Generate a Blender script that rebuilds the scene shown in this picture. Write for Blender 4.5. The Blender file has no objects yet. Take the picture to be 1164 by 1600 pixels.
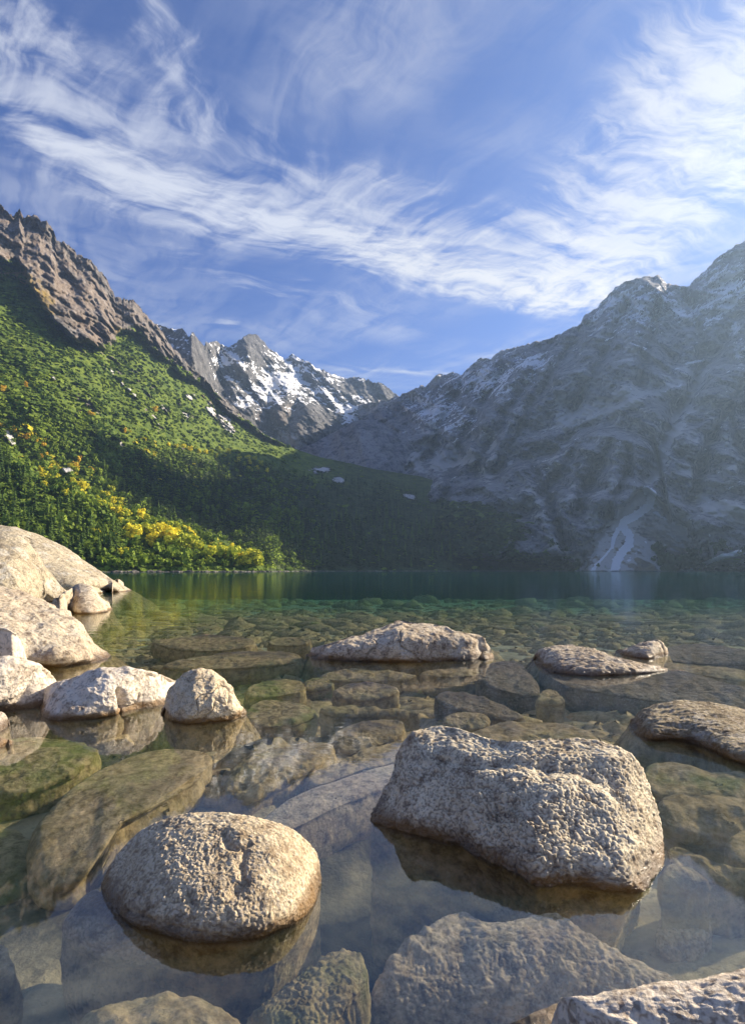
import bpy, math, random
import numpy as np
from mathutils import Vector

scene = bpy.context.scene
COL = scene.collection
F, CX, HY, CH = 900.0, 582.0, 891.0, 1.4      # focal length in photo px, centre column, horizon row, eye height (m)

# ------------------------------------------------------------------ camera
cam_data = bpy.data.cameras.new('camera')
cam_data.sensor_fit = 'VERTICAL'
cam_data.sensor_height = 36.0
cam_data.lens = 36.0 * F / 1600.0
cam_data.shift_y = (HY - 800.0) / 1600.0
cam_data.clip_start = 0.05
cam_data.clip_end = 20000
cam = bpy.data.objects.new('camera', cam_data)
cam.location = (0, 0, CH)
cam.rotation_euler = (math.radians(90), 0, 0)
COL.objects.link(cam)
scene.camera = cam

SUN_AZ, SUN_EL = math.radians(66), math.radians(27.2)
scene.view_settings.view_transform = 'Standard'
scene.view_settings.look = 'None'
scene.view_settings.gamma = 1
scene.view_settings.use_curve_mapping = False
scene.view_settings.exposure = 1.35
scene.cycles.use_denoising = True
scene.cycles.max_bounces = 8
scene.cycles.transparent_max_bounces = 12
scene.cycles.volume_bounces = 0
scene.cycles.glossy_bounces = 3
scene.cycles.diffuse_bounces = 3
scene.cycles.use_adaptive_sampling = True

# ------------------------------------------------------------------ node expression helper
class E:
    """a small expression wrapper over shader math nodes"""
    def __init__(s, t, sock): s.t = t; s.k = sock
    def _m(s, op, *a, clamp=False):
        n = s.t.nodes.new('ShaderNodeMath'); n.operation = op; n.use_clamp = clamp
        for i, v in enumerate((s,) + a):
            if isinstance(v, E): s.t.links.new(v.k, n.inputs[i])
            else: n.inputs[i].default_value = v
        return E(s.t, n.outputs[0])
    def __add__(s, o): return s._m('ADD', o)
    __radd__ = __add__
    def __sub__(s, o): return s._m('SUBTRACT', o)
    def __rsub__(s, o): return (s * -1.0) + o
    def __mul__(s, o): return s._m('MULTIPLY', o)
    __rmul__ = __mul__
    def __truediv__(s, o): return s._m('DIVIDE', o)
    def pow(s, o): return s._m('POWER', o)
    def max(s, o): return s._m('MAXIMUM', o)
    def min(s, o): return s._m('MINIMUM', o)
    def abs(s): return s._m('ABSOLUTE')
    def sqrt(s): return s._m('SQRT')
    def clamp(s): return s._m('ADD', 0.0, clamp=True)
    def ss(s, a, b, lo=0.0, hi=1.0, lin=False):
        n = s.t.nodes.new('ShaderNodeMapRange'); n.interpolation_type = 'LINEAR' if lin else 'SMOOTHSTEP'
        s.t.links.new(s.k, n.inputs['Value'])
        n.inputs['From Min'].default_value = a; n.inputs['From Max'].default_value = b
        n.inputs['To Min'].default_value = lo; n.inputs['To Max'].default_value = hi
        return E(s.t, n.outputs[0])

def vec(t, x, y, z=0.0):
    n = t.nodes.new('ShaderNodeCombineXYZ')
    for i, v in enumerate((x, y, z)):
        if isinstance(v, E): t.links.new(v.k, n.inputs[i])
        else: n.inputs[i].default_value = v
    return E(t, n.outputs[0])
def sep(t, v):
    n = t.nodes.new('ShaderNodeSeparateXYZ'); t.links.new(v.k, n.inputs[0])
    return [E(t, n.outputs[i]) for i in range(3)]
def noise(t, v, scale, detail=4, rough=0.5, dist=0.0, color=False, lac=2.0):
    n = t.nodes.new('ShaderNodeTexNoise'); t.links.new(v.k, n.inputs['Vector'])
    n.inputs['Scale'].default_value = scale; n.inputs['Detail'].default_value = detail
    n.inputs['Roughness'].default_value = rough; n.inputs['Distortion'].default_value = dist
    n.inputs['Lacunarity'].default_value = lac
    return E(t, n.outputs['Color' if color else 'Fac'])
def voro(t, v, scale, feature='F1', out='Distance', rand=1.0):
    n = t.nodes.new('ShaderNodeTexVoronoi'); n.feature = feature; t.links.new(v.k, n.inputs['Vector'])
    n.inputs['Scale'].default_value = scale; n.inputs['Randomness'].default_value = rand
    return E(t, n.outputs[out])
def rgb(t, c):
    n = t.nodes.new('ShaderNodeRGB'); n.outputs[0].default_value = (*c, 1); return E(t, n.outputs[0])
def mix(t, f, a, b, mode='MIX'):
    n = t.nodes.new('ShaderNodeMix'); n.data_type = 'RGBA'; n.blend_type = mode
    if isinstance(f, E): t.links.new(f.k, n.inputs[0])
    else: n.inputs[0].default_value = f
    for i, v in ((6, a), (7, b)):
        if isinstance(v, E): t.links.new(v.k, n.inputs[i])
        else: n.inputs[i].default_value = (*v, 1)
    return E(t, n.outputs[2])
def vscale(t, v, sx, sy, sz, rotz=0.0):
    n = t.nodes.new('ShaderNodeMapping'); t.links.new(v.k, n.inputs[0])
    n.vector_type = 'POINT'
    r = v
    if rotz:
        m = t.nodes.new('ShaderNodeVectorRotate'); m.rotation_type = 'Z_AXIS'
        t.links.new(v.k, m.inputs['Vector']); m.inputs['Angle'].default_value = rotz
        t.links.new(m.outputs[0], n.inputs[0])
    n.inputs['Scale'].default_value = (sx, sy, sz)
    return E(t, n.outputs[0])
def vadd(t, a, b, s=1.0):
    n = t.nodes.new('ShaderNodeVectorMath'); n.operation = 'MULTIPLY_ADD'
    t.links.new(b.k, n.inputs[0]); n.inputs[1].default_value = (s, s, s); t.links.new(a.k, n.inputs[2])
    return E(t, n.outputs[0])
def attr(t, name, out='Fac'):
    n = t.nodes.new('ShaderNodeAttribute'); n.attribute_name = name; return E(t, n.outputs[out])
def objpos(t):
    n = t.nodes.new('ShaderNodeTexCoord'); return E(t, n.outputs['Object'])
def wpos(t):
    n = t.nodes.new('ShaderNodeNewGeometry'); return E(t, n.outputs['Position'])
def wnor(t):
    n = t.nodes.new('ShaderNodeNewGeometry'); return E(t, n.outputs['Normal'])

# ------------------------------------------------------------------ sky
world = bpy.data.worlds.new('World'); scene.world = world; world.use_nodes = True
world.cycles.sampling_method = 'MANUAL'; world.cycles.sample_map_resolution = 512
def build_world():
    t = world.node_tree; t.nodes.clear()
    out = t.nodes.new('ShaderNodeOutputWorld'); bg = t.nodes.new('ShaderNodeBackground')
    t.links.new(bg.outputs[0], out.inputs[0]); bg.inputs['Strength'].default_value = 0.06
    sky = t.nodes.new('ShaderNodeTexSky'); sky.sky_type = 'NISHITA'; sky.sun_disc = False
    sky.sun_elevation = SUN_EL; sky.sun_rotation = SUN_AZ
    sky.altitude = 1400; sky.air_density = 1.0; sky.dust_density = 0.6; sky.ozone_density = 3.0
    tc = t.nodes.new('ShaderNodeTexCoord')
    dx, dy, dz = sep(t, E(t, tc.outputs['Generated']))
    z = dz.max(0.04)
    px, py = dx / z, dy / z                      # the cirrus deck: a flat layer seen from below
    P = vec(t, px, py, 0.0)
    def seg(a, b, wa, wb):
        vx, vy = b[0] - a[0], b[1] - a[1]; L2 = vx * vx + vy * vy
        h = ((px - a[0]) * (vx / L2) + (py - a[1]) * (vy / L2)).clamp()
        ex = px - a[0] - h * vx; ey = py - a[1] - h * vy
        d = (ex * ex + ey * ey).sqrt()
        return 1.0 - (d / (h * (wb - wa) + wa)).min(1.0)
    def pp(x, y): return ((x - CX) / (HY - y), F / (HY - y))
    def path(pts):
        m = None
        for a, b in zip(pts[:-1], pts[1:]):
            A, B = pp(a[0], a[1]), pp(b[0], b[1])
            wa = a[2] / (HY - a[1]); wb = b[2] / (HY - b[1])
            s = seg(A, B, wa, wb); m = s if m is None else m.max(s)
        return m
    band = path([(-260, 20, 260), (60, 150, 210), (230, 260, 200), (400, 310, 180), (600, 360, 150), (780, 410, 140), (950, 450, 90)])
    core = path([(60, 205, 60), (200, 270, 95), (360, 330, 110), (520, 365, 90), (700, 425, 100), (880, 465, 85), (970, 465, 60)])
    fan = path([(900, 440, 150), (1040, 290, 260), (1180, 110, 300), (1500, -100, 380)])
    puff = path([(-40, 60, 60), (60, 60, 90)]).max(path([(215, -20, 60), (265, 70, 75), (300, 180, 80)]))
    low = path([(270, 400, 55), (450, 450, 50), (580, 490, 45)]).max(path([(480, 570, 26), (700, 585, 22)])).max(path([(300, 560, 25), (360, 500, 20)]))
    # streaks drawn along the wind, feathered by a second, curling field
    warp = noise(t, P, 1.5, 3, 0.5, 0.0, True)
    warp2 = noise(t, P, 5.0, 3, 0.55, 0.0, True)
    Pw = vadd(t, vadd(t, P, warp, 0.45), warp2, 0.10)
    s1 = noise(t, vscale(t, Pw, 1.0, 3.6, 1, math.radians(-26)), 3.0, 7, 0.60, 0.2)
    s2 = noise(t, vscale(t, Pw, 1.0, 2.6, 1, math.radians(-14)), 9.0, 6, 0.62, 0.3)
    s3 = noise(t, vscale(t, Pw, 3.4, 1.0, 1, math.radians(-38)), 3.6, 7, 0.62, 0.3)
    s4 = noise(t, vscale(t, Pw, 3.0, 1.0, 1, math.radians(20)), 3.2, 6, 0.6, 0.2)
    big = noise(t, P, 1.6, 2, 0.5)
    def dens(mask, n, k, lo, hi): return (mask + (n - 0.5) * k).ss(lo, hi)
    dband = dens(band.pow(0.8) * 0.75, s1 * 0.55 + s3 * 0.45, 4.4, 0.0, 1.25) * 0.66 * band.ss(0, 0.25)
    dcore = dens(core * 0.95, s2 * 0.45 + s3 * 0.3 + s1 * 0.25, 4.4, -0.12, 1.2) * 0.92 * core.ss(0, 0.3)
    dfan = dens(fan.pow(0.7) * 0.85, s1 * 0.6 + s2 * 0.4, 4.2, 0.05, 1.2) * 0.62 * fan.ss(0, 0.5)
    dpuff = dens(puff * 0.6, s4 * 0.6 + s3 * 0.4, 4.5, 0.15, 1.2) * 0.65 * puff.ss(0, 0.3)
    dlow = dens(low * 0.5, s1 * 0.7 + s2 * 0.3, 4.5, 0.2, 1.3) * 0.5 * low.ss(0, 0.3)
    veil = big.ss(0.34, 0.64) * (s3 * 0.6 + s1 * 0.4).ss(0.34, 0.66) * 0.40
    d = 1.0 - (1.0 - dband.max(dcore)) * (1.0 - dfan) * (1.0 - dpuff) * (1.0 - dlow) * (1.0 - veil)
    # a thin veil of high cloud around the sun (it stays put in the sky)
    sv = (math.sin(SUN_AZ) * math.cos(SUN_EL), math.cos(SUN_AZ) * math.cos(SUN_EL), math.sin(SUN_EL))
    cosang = dx * sv[0] + dy * sv[1] + dz * sv[2]
    d = (d + cosang.ss(0.80, 1.0) * 0.35).clamp() * dz.ss(0.02, 0.14)
    d = d.min(0.97)
    skyc = mix(t, 1.0, E(t, sky.outputs[0]), (0.43, 0.60, 1.03), 'MULTIPLY')
    cl = mix(t, cosang.ss(0.35, 0.9), (5.3, 5.5, 6.1), (6.8, 6.4, 5.7))
    c = mix(t, d, skyc, cl)
    t.links.new(c.k, bg.inputs['Color'])
build_world()

sun_d = bpy.data.lights.new('sun', 'SUN'); sun_d.energy = 5.0; sun_d.angle = math.radians(0.53); sun_d.color = (1.0, 0.86, 0.66)
sun = bpy.data.objects.new('sun', sun_d); COL.objects.link(sun)
SUNV = Vector((math.sin(SUN_AZ) * math.cos(SUN_EL), math.cos(SUN_AZ) * math.cos(SUN_EL), math.sin(SUN_EL)))
sun.rotation_euler = SUNV.to_track_quat('Z', 'Y').to_euler()

# ------------------------------------------------------------------ numpy noise and mesh helpers
_rs = np.random.RandomState(7)
_perm = _rs.permutation(256).astype(np.int64)
_grad = _rs.normal(size=(256, 3)); _grad /= np.linalg.norm(_grad, axis=1)[:, None]
def perlin(p):
    p = np.asarray(p, dtype=np.float64)
    i = np.floor(p).astype(np.int64); f = p - i
    u = f * f * f * (f * (f * 6 - 15) + 10)
    i &= 255
    res = 0
    xs = (i[:, 0], (i[:, 0] + 1) & 255); ys = (i[:, 1], (i[:, 1] + 1) & 255); zs = (i[:, 2], (i[:, 2] + 1) & 255)
    for a in (0, 1):
        pa = _perm[xs[a]]; wx = u[:, 0] if a else 1 - u[:, 0]
        for b in (0, 1):
            pb = _perm[(pa + ys[b]) & 255]; wy = u[:, 1] if b else 1 - u[:, 1]
            for c in (0, 1):
                g = _grad[_perm[(pb + zs[c]) & 255]]
                wz = u[:, 2] if c else 1 - u[:, 2]
                dot = g[:, 0] * (f[:, 0] - a) + g[:, 1] * (f[:, 1] - b) + g[:, 2] * (f[:, 2] - c)
                res = res + wx * wy * wz * dot
    return res * 1.4
def fbm(p, scale, octs=5, gain=0.5, ridged=False, seed=0.0):
    p = np.asarray(p) / scale + seed * 17.31
    s = 0; a = 1; tot = 0
    for o in range(octs):
        n = perlin(p * (2.03 ** o) + o * 5.7)
        if ridged: n = 1 - 2 * np.abs(n)
        s = s + a * n; tot += a; a *= gain
    return s / tot
def sst(x, a, b):
    t = np.clip((x - a) / (b - a), 0, 1); return t * t * (3 - 2 * t)

def add_mesh(name, verts, faces, mat=None, parent=None, smooth=True, attrs=None, col_attrs=None):
    me = bpy.data.meshes.new(name)
    verts = np.asarray(verts, dtype=np.float32)
    nv = len(verts); me.vertices.add(nv); me.vertices.foreach_set('co', verts.ravel())
    if not isinstance(faces, (list, tuple)): faces = [faces]
    li = np.concatenate([np.asarray(f, dtype=np.int32).ravel() for f in faces])
    cnt = np.concatenate([np.full(len(f), f.shape[1], dtype=np.int32) for f in faces])
    me.loops.add(len(li)); me.loops.foreach_set('vertex_index', li)
    st = np.zeros(len(cnt), dtype=np.int32); st[1:] = np.cumsum(cnt)[:-1]
    me.polygons.add(len(cnt)); me.polygons.foreach_set('loop_start', st)
    try: me.polygons.foreach_set('loop_total', cnt)
    except Exception: pass
    me.update(calc_edges=True); me.validate()
    me.polygons.foreach_set('use_smooth', np.full(len(me.polygons), bool(smooth)))
    if attrs:
        for k, v in attrs.items():
            a = me.attributes.new(k, 'FLOAT', 'POINT'); a.data.foreach_set('value', np.asarray(v, dtype=np.float32).ravel())
    if mat: me.materials.append(mat)
    o = bpy.data.objects.new(name, me); COL.objects.link(o)
    if parent: o.parent = parent
    return o
def grid_faces(nr, nc, wrap=False):
    r = np.arange(nr - 1)[:, None]; c = np.arange(nc if wrap else nc - 1)[None, :]
    c2 = (c + 1) % nc
    a = r * nc + c; b = r * nc + c2; d = (r + 1) * nc + c2; e = (r + 1) * nc + c
    return np.stack([a, b, d, e], -1).reshape(-1, 4)
def tag(o, label=None, cat=None, group=None, kind=None):
    if label: o['label'] = label
    if cat: o['category'] = cat
    if group: o['group'] = group
    if kind: o['kind'] = kind
    return o
def empty(name, loc=(0, 0, 0)):
    o = bpy.data.objects.new(name, None); o.empty_display_size = 0.2; o.location = loc; COL.objects.link(o); return o
def table(pts):
    xs = [p[0] for p in pts]; ys = [p[1] for p in pts]
    return lambda x: np.interp(x, xs, ys)
def grid_normals(P):       # P: nr x nc x 3
    du = np.gradient(P, axis=1); dv = np.gradient(P, axis=0)
    n = np.cross(du, dv); n /= (np.linalg.norm(n, axis=2)[:, :, None] + 1e-9); return n

def mat_new(name):
    m = bpy.data.materials.new(name); m.use_nodes = True; t = m.node_tree; t.nodes.clear()
    out = t.nodes.new('ShaderNodeOutputMaterial'); b = t.nodes.new('ShaderNodeBsdfPrincipled')
    t.links.new(b.outputs[0], out.inputs[0]); b.inputs['Roughness'].default_value = 0.9
    b.inputs['Specular IOR Level'].default_value = 0.2
    return m, t, b, out
def bump(t, b, h, strength=0.5, dist=0.05):
    n = t.nodes.new('ShaderNodeBump'); n.inputs['Strength'].default_value = strength; n.inputs['Distance'].default_value = dist
    t.links.new(h.k, n.inputs['Height']); t.links.new(n.outputs[0], b.inputs['Normal']); return n

# ------------------------------------------------------------------ mountain material (attributes: snow, green, pale, warm)
def mountain_mat(name, rock_a, rock_b, bscale):
    m, t, b, out = mat_new(name)
    p = wpos(t)
    n1 = noise(t, p, 0.012, 8, 0.65); n2 = noise(t, p, 0.06, 6, 0.7)
    strat = noise(t, vscale(t, p, 0.02, 0.02, 0.09), 1.0, 6, 0.7, 0.6)
    c = mix(t, (n1 * 0.6 + strat * 0.4).ss(0.36, 0.62), rock_a, rock_b)
    c = mix(t, n2.ss(0.5, 0.66) * 0.6, c, (0.36, 0.35, 0.34))
    c = mix(t, n2.ss(0.5, 0.36) * 0.75, c, (0.030, 0.031, 0.034))
    n4 = noise(t, p, 0.22, 4, 0.7)
    c = mix(t, n4.ss(0.5, 0.34) * 0.6, c, (0.035, 0.036, 0.038))
    c = mix(t, n4.ss(0.52, 0.68) * 0.45, c, (0.34, 0.33, 0.32))
    c = mix(t, attr(t, 'dark') * n2.ss(.3, .6), c, (0.035, 0.037, 0.045))  # dark carries painted shade: rock creases and the shadowed slope
    c = mix(t, attr(t, 'warm') * n1.ss(0.35, 0.6), c, (0.34, 0.20, 0.10))
    c = mix(t, attr(t, 'dry') * n2.ss(0.3, 0.55), c, (0.30, 0.21, 0.055))
    pale = attr(t, 'pale')
    c = mix(t, (pale + (n2 - 0.5) * 1.2).ss(0.45, 0.75), c, (0.54, 0.525, 0.51))
    g = attr(t, 'green')
    gm = mix(t, n2.ss(0.35, 0.65), (0.055, 0.095, 0.013), (0.15, 0.20, 0.024))
    gm = mix(t, attr(t, 'dark'), gm, mix(t, n2.ss(0.3, 0.7), (0.020, 0.034, 0.014), (0.055, 0.075, 0.03)))  # forest ground, darkened further by the painted shade
    c = mix(t, (g + (n2 - 0.5) * 0.9).ss(0.4, 0.6), c, gm)
    s = attr(t, 'snow')
    c = mix(t, (s + (n2 - 0.5) * 0.9).ss(0.42, 0.62), c, (0.88, 0.90, 0.93))
    t.links.new(c.k, b.inputs['Base Color'])
    hh = noise(t, p, 0.05, 9, 0.72)
    bump(t, b, hh, 0.75, bscale)
    return m
M_left = mountain_mat('granite_slope', (0.095, 0.085, 0.078), (0.20, 0.18, 0.158), 9.0)
M_back = mountain_mat('granite_far', (0.065, 0.067, 0.075), (0.17, 0.168, 0.17), 20.0)
M_right = mountain_mat('granite_wall', (0.15, 0.146, 0.172), (0.375, 0.365, 0.40), 24.0)

def build_layer(name, xs, crest, shore_D, crest_D, nrow, dfun, mat, attrfun, jag, kind='structure', ybot=None, power=1.0, label=None, zbot=-8.0, tb=(0, 1), rowpow=1.0):
    """a slope from its foot (below the water or hidden) to its crest, then a back side that falls away"""
    nc = len(xs); t = np.linspace(0, 1, nrow) ** rowpow
    yfull = crest(xs); uni = np.arange(xs[0], xs[-1] + 1, 4.0); kk = np.hanning(17); kk /= kk.sum()
    yc0 = np.interp(xs, uni, np.convolve(np.pad(crest(uni), 8, 'edge'), kk, 'valid')); yc = yfull.copy()
    X0 = np.stack([xs * 0.35, np.zeros(nc), np.zeros(nc)], 1)
    for sc_, am in jag:
        rd = fbm(np.stack([xs, xs * 0 + 3.3, xs * 0], 1), sc_, 3, 0.55, ridged=True, seed=len(name) + sc_)
        yc = yc - am(xs) * rd if callable(am) else yc - am * rd
    Ds, Dc = shore_D(xs), crest_D(xs)
    yb = HY - (zbot - CH) * F / Ds * 1.0 if ybot is None else ybot(xs)
    T = t[:, None]; XX = np.repeat(xs[None], nrow, 0)
    YY = yb[None] + (yc0 - yb)[None] * T + (yc - yc0)[None] * T ** 9
    D = Ds[None] + (Dc - Ds)[None] * T ** power
    shp = XX.shape
    def world(XX, YY, D):
        return np.stack([(XX - CX) / F * D, D, CH + (HY - YY) / F * D], -1)
    P0 = world(XX, YY, D)
    D = dfun(XX, YY, D, P0.reshape(-1, 3), shp, T)
    P = world(XX, YY, D)
    N = grid_normals(P)
    N[N[:, :, 1] > 0] *= 1
    at = attrfun(XX, YY, P, N, T)
    # back side
    back = []
    for dd, dz in ((60, -40), (200, -200), (500, -520)):
        q = P[-1].copy(); q[:, 1] += dd; q[:, 0] += dd * (q[:, 0] / q[:, 1]); q[:, 2] += dz; back.append(q)
    allP = np.concatenate([P, np.array(back)], 0)
    at = {k: np.concatenate([v, np.repeat(v[-1:], 3, 0)], 0) for k, v in at.items()}
    o = add_mesh(name, allP.reshape(-1, 3), grid_faces(nrow + 3, nc), mat, attrs={k: v.ravel() for k, v in at.items()})
    tag(o, label=label, kind=kind)
    return o, dict(x=xs, P=P, Y=YY, N=N, t=t, at=at)

def blob(XX, YY, lst):
    m = np.zeros(XX.shape)
    for (x, y, rx, ry, *w) in lst:
        a = math.radians(w[0]) if w else 0
        dx, dy = XX - x, YY - y
        u = (dx * math.cos(a) + dy * math.sin(a)) / rx; v = (-dx * math.sin(a) + dy * math.cos(a)) / ry
        m = np.maximum(m, np.exp(-(u * u + v * v)))
    return m
def zero(XX): return np.zeros(XX.shape)

# ---- left hillside: green slope with a rocky crest
L1c = table([(-400, 330), (-150, 300), (-60, 318), (0, 330), (8, 340), (20, 347), (30, 339), (38, 350), (55, 348), (75, 362), (85, 375), (90, 390), (100, 385), (120, 407), (145, 422), (165, 445), (180, 470), (197, 482), (207, 477), (217, 492), (230, 505), (245, 522), (255, 534), (265, 549), (275, 557), (300, 582), (320, 597), (330, 607), (345, 622), (370, 641), (390, 660), (415, 680), (450, 697), (470, 705), (500, 715), (550, 725), (582, 733), (657, 745), (697, 757), (740, 768), (772, 785), (807, 812), (842, 838), (882, 858), (922, 880), (945, 896)])
L1sD = table([(-400, 260), (-150, 300), (0, 370), (190, 400), (400, 440), (424, 455), (440, 560), (480, 620), (600, 740), (760, 850), (945, 900)])
L1cD = table([(-400, 800), (-150, 900), (0, 980), (200, 1120), (345, 1230), (470, 1300), (582, 1330), (700, 1280), (800, 1130), (900, 960), (945, 905)])
edge1 = table([(-400, 560), (0, 700), (60, 745), (180, 796), (260, 815), (330, 838), (380, 862), (412, 884), (425, 900), (945, 900)])   # upper edge of the wooded spur by the water
rockline = table([(-400, 420), (0, 402), (30, 412), (60, 470), (90, 505), (120, 540), (165, 548), (190, 520), (215, 520), (240, 540), (262, 556), (285, 578), (320, 602), (345, 632), (360, 650), (390, 664), (410, 678), (450, 692), (470, 690), (945, 690)])
L1xs = np.concatenate([np.linspace(-400, -40, 60, endpoint=False), np.linspace(-40, 945, 640)])
def L1d(XX, YY, D, p, shp, T):
    n = fbm(p, 170, 5, 0.5, seed=1).reshape(shp); r = fbm(p, 75, 5, 0.55, ridged=True, seed=2).reshape(shp)
    rk = np.maximum(sst(rockline(XX) - YY + 30 * fbm(p, 60, 4, 0.6, seed=9).reshape(shp), -5, 8), 0.22 * L1rock(XX, YY, p, shp))
    low = sst(YY, 888, 840)
    D = D * (1 + 0.03 * n * low) - rk * (r * 40 + 8 + 15 * fbm(p, 26, 4, .6, ridged=True, seed=8).reshape(shp) + 30 * fbm(np.stack([p[:, 0] - p[:, 2] * .6, p[:, 1], p[:, 2] * .4], 1), 60, 3, .5, ridged=True, seed=6).reshape(shp)) * low - (1 - rk) * low * fbm(p, 38, 4, 0.5, seed=3).reshape(shp) * 3.5
    D = D - sst(YY - edge1(XX), -10, 12) * 0 - (1 - sst(YY - edge1(XX), -16, 10)) * -1 * 110 * sst(XX, 440, 330) * sst(YY, 600, 760)
    # shallow gullies running down the slope
    g = fbm(np.stack([(XX - YY * 0.9).ravel() / 60.0, (YY + XX).ravel() / 260.0, 0 * XX.ravel()], 1), 1.0, 2, 0.4, ridged=True, seed=5).reshape(shp)
    D = D + g * 8 * low
    return D
outcrops = [(25, 430, 40, 14, 20), (100, 500, 34, 22, 40), (135, 520, 26, 26), (180, 585, 26, 5, 40), (205, 612, 30, 5, 40), (238, 655, 26, 7, 38), (185, 690, 9, 12), (260, 640, 14, 6, 30), (85, 590, 10, 6), (62, 728, 14, 10, 40), (105, 735, 12, 6), (50, 650, 14, 5), (355, 660, 14, 26, -30), (330, 640, 10, 16, -30), (300, 620, 16, 8), (500, 735, 22, 7), (530, 750, 20, 6), (290, 650, 12, 8), (128, 545, 10, 8), (20, 690, 8, 24, -30), (700, 790, 20, 5, 25), (640, 775, 16, 5, 20), (770, 820, 24, 5, 35), (830, 855, 20, 5, 35)]
def L1rock(XX, YY, p, shp):
    w = fbm(p, 60, 4, 0.6, seed=9).reshape(shp)
    a = sst(rockline(XX) - YY + w * 30, -5, 8)
    w2 = fbm(p, 26, 3, 0.6, seed=19).reshape(shp)
    w3 = fbm(p, 11, 3, 0.65, seed=29).reshape(shp)
    b = sst(blob(XX, YY, outcrops) * .9 + w2 * 1.2 + w3 * .9, 0.55, 0.85) * sst(blob(XX, YY, outcrops), .08, .3)
    b = np.maximum(b, sst(fbm(p, 80, 3, .5, seed=39).reshape(shp) + w3 * 1.1, .42, .62) * sst(YY, 800, 700) * sst(XX, 480, 420) * .9)
    return np.maximum(a, b)
def L1a(XX, YY, P, N, T):
    shp = XX.shape; p = P.reshape(-1, 3)
    rk = L1rock(XX, YY, p, shp)
    out = blob(XX, YY, [o for o in outcrops if o[1] > 560])
    dry = sst(blob(XX, YY, [(10, 430, 60, 22, 25), (60, 475, 34, 12, 30), (110, 545, 14, 8), (215, 545, 50, 10, 45), (150, 560, 20, 6, 40), (310, 610, 40, 8, 40), (40, 455, 50, 18, 25)]) + fbm(p, 30, 4, 0.6, seed=4).reshape(shp) * 0.5, 0.25, 0.6)
    shorel = sst(P[:, :, 2], 1.3, 0.5) * .6
    fr = sst(YY - np.interp(XX, [190, 330, 480, 600, 945], [705, 712, 745, 765, 850]), 0, 14) * sst(XX, 180, 240) * np.maximum(sst(XX, 412, 430), sst(edge1(XX) - YY, 0, 10)); fr = np.maximum(fr, sst(XX, 480, 560) * .75)  # dark forest ground; also cast shadow and valley shade painted into its colour
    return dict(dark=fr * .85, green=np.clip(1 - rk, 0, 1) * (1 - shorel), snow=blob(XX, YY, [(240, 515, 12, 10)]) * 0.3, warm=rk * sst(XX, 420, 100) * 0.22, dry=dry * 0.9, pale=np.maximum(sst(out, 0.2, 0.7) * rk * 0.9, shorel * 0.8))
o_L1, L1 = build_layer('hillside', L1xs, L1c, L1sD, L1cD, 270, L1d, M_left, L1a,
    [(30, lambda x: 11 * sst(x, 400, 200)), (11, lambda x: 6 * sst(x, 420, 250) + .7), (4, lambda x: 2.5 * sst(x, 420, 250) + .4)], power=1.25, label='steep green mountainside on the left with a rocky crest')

# ---- snowy peaks behind
L2c = table([(120, 470), (200, 490), (235, 507), (250, 515), (265, 520), (287, 520), (295, 532), (302, 527), (312, 540), (320, 551), (322, 542), (340, 539), (357, 547), (370, 540), (385, 527), (400, 529), (417, 547), (435, 560), (445, 567), (457, 561), (480, 570), (495, 582), (520, 592), (540, 598), (565, 597), (582, 603), (604, 609), (619, 624), (640, 640), (700, 690)])
L2D = table([(120, 1500), (300, 1550), (345, 1900), (400, 2050), (700, 2300)])
def L2d(XX, YY, D, p, shp, T):
    r = fbm(p, 330, 6, 0.52, ridged=True, seed=11).reshape(shp)
    r2 = fbm(np.stack([p[:, 0] + p[:, 2] * 0.7, p[:, 1] * .3, p[:, 2] * .25], 1), 120, 4, 0.55, ridged=True, seed=12).reshape(shp)
    # shoulder of the dark spur in the snow
    q = blob(XX, YY, [(385, 560, 26, 34, 8), (480, 660, 40, 45, 0), (440, 640, 26, 40, 15), (305, 580, 22, 60, -8), (400, 650, 25, 40, 10)])
    return D - r * 95 - r2 * 75 - q * 130 - fbm(p, 45, 4, .6, ridged=True, seed=14).reshape(shp) * 22
def L2a(XX, YY, P, N, T):
    shp = XX.shape; p = P.reshape(-1, 3)
    n = fbm(np.stack([p[:, 0] - p[:, 2] * .5, p[:, 1], p[:, 2] * 2.2], 1), 55, 5, 0.62, seed=13).reshape(shp)
    lowline = table([(200, 560), (300, 590), (345, 600), (420, 640), (480, 640), (560, 665), (640, 665)])
    fade = sst(lowline(XX) - YY, -45, 25)
    big = blob(XX, YY, [(530, 640, 52, 10, 38), (575, 660, 28, 7, 20), (460, 575, 14, 22, -20), (350, 556, 22, 12), (440, 590, 40, 18, 30), (410, 600, 36, 14, 30), (400, 575, 30, 10, 20), (455, 620, 10, 30)])
    dark = blob(XX, YY, [(392, 535, 20, 14), (480, 665, 34, 32), (310, 570, 14, 50, -8), (600, 612, 26, 12), (560, 605, 30, 8)])
    n3 = fbm(p, 18, 4, .7, seed=16).reshape(shp)
    n2 = fbm(np.stack([p[:, 0] * .7 - p[:, 2] * .7, p[:, 1] * .5, p[:, 2] * 1.2 + p[:, 0] * .9], 1), 30, 4, 0.65, ridged=True, seed=15).reshape(shp)
    s = 0.22 * fade + 0.30 * big - 0.75 * dark + n * 0.95 + n2 * .55 + n3 * .9 + (N[:, :, 2] - 0.5) * 0.5 - .34
    warm = sst(blob(XX, YY, [(440, 660, 50, 40, 30), (430, 690, 40, 20)]) + n * .5, .4, .8)
    return dict(snow=sst(s, 0.05, 0.55), green=zero(XX), warm=warm * .15, dry=zero(XX), pale=blob(XX, YY, [(455, 690, 50, 22, 30)]) * .75)
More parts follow.
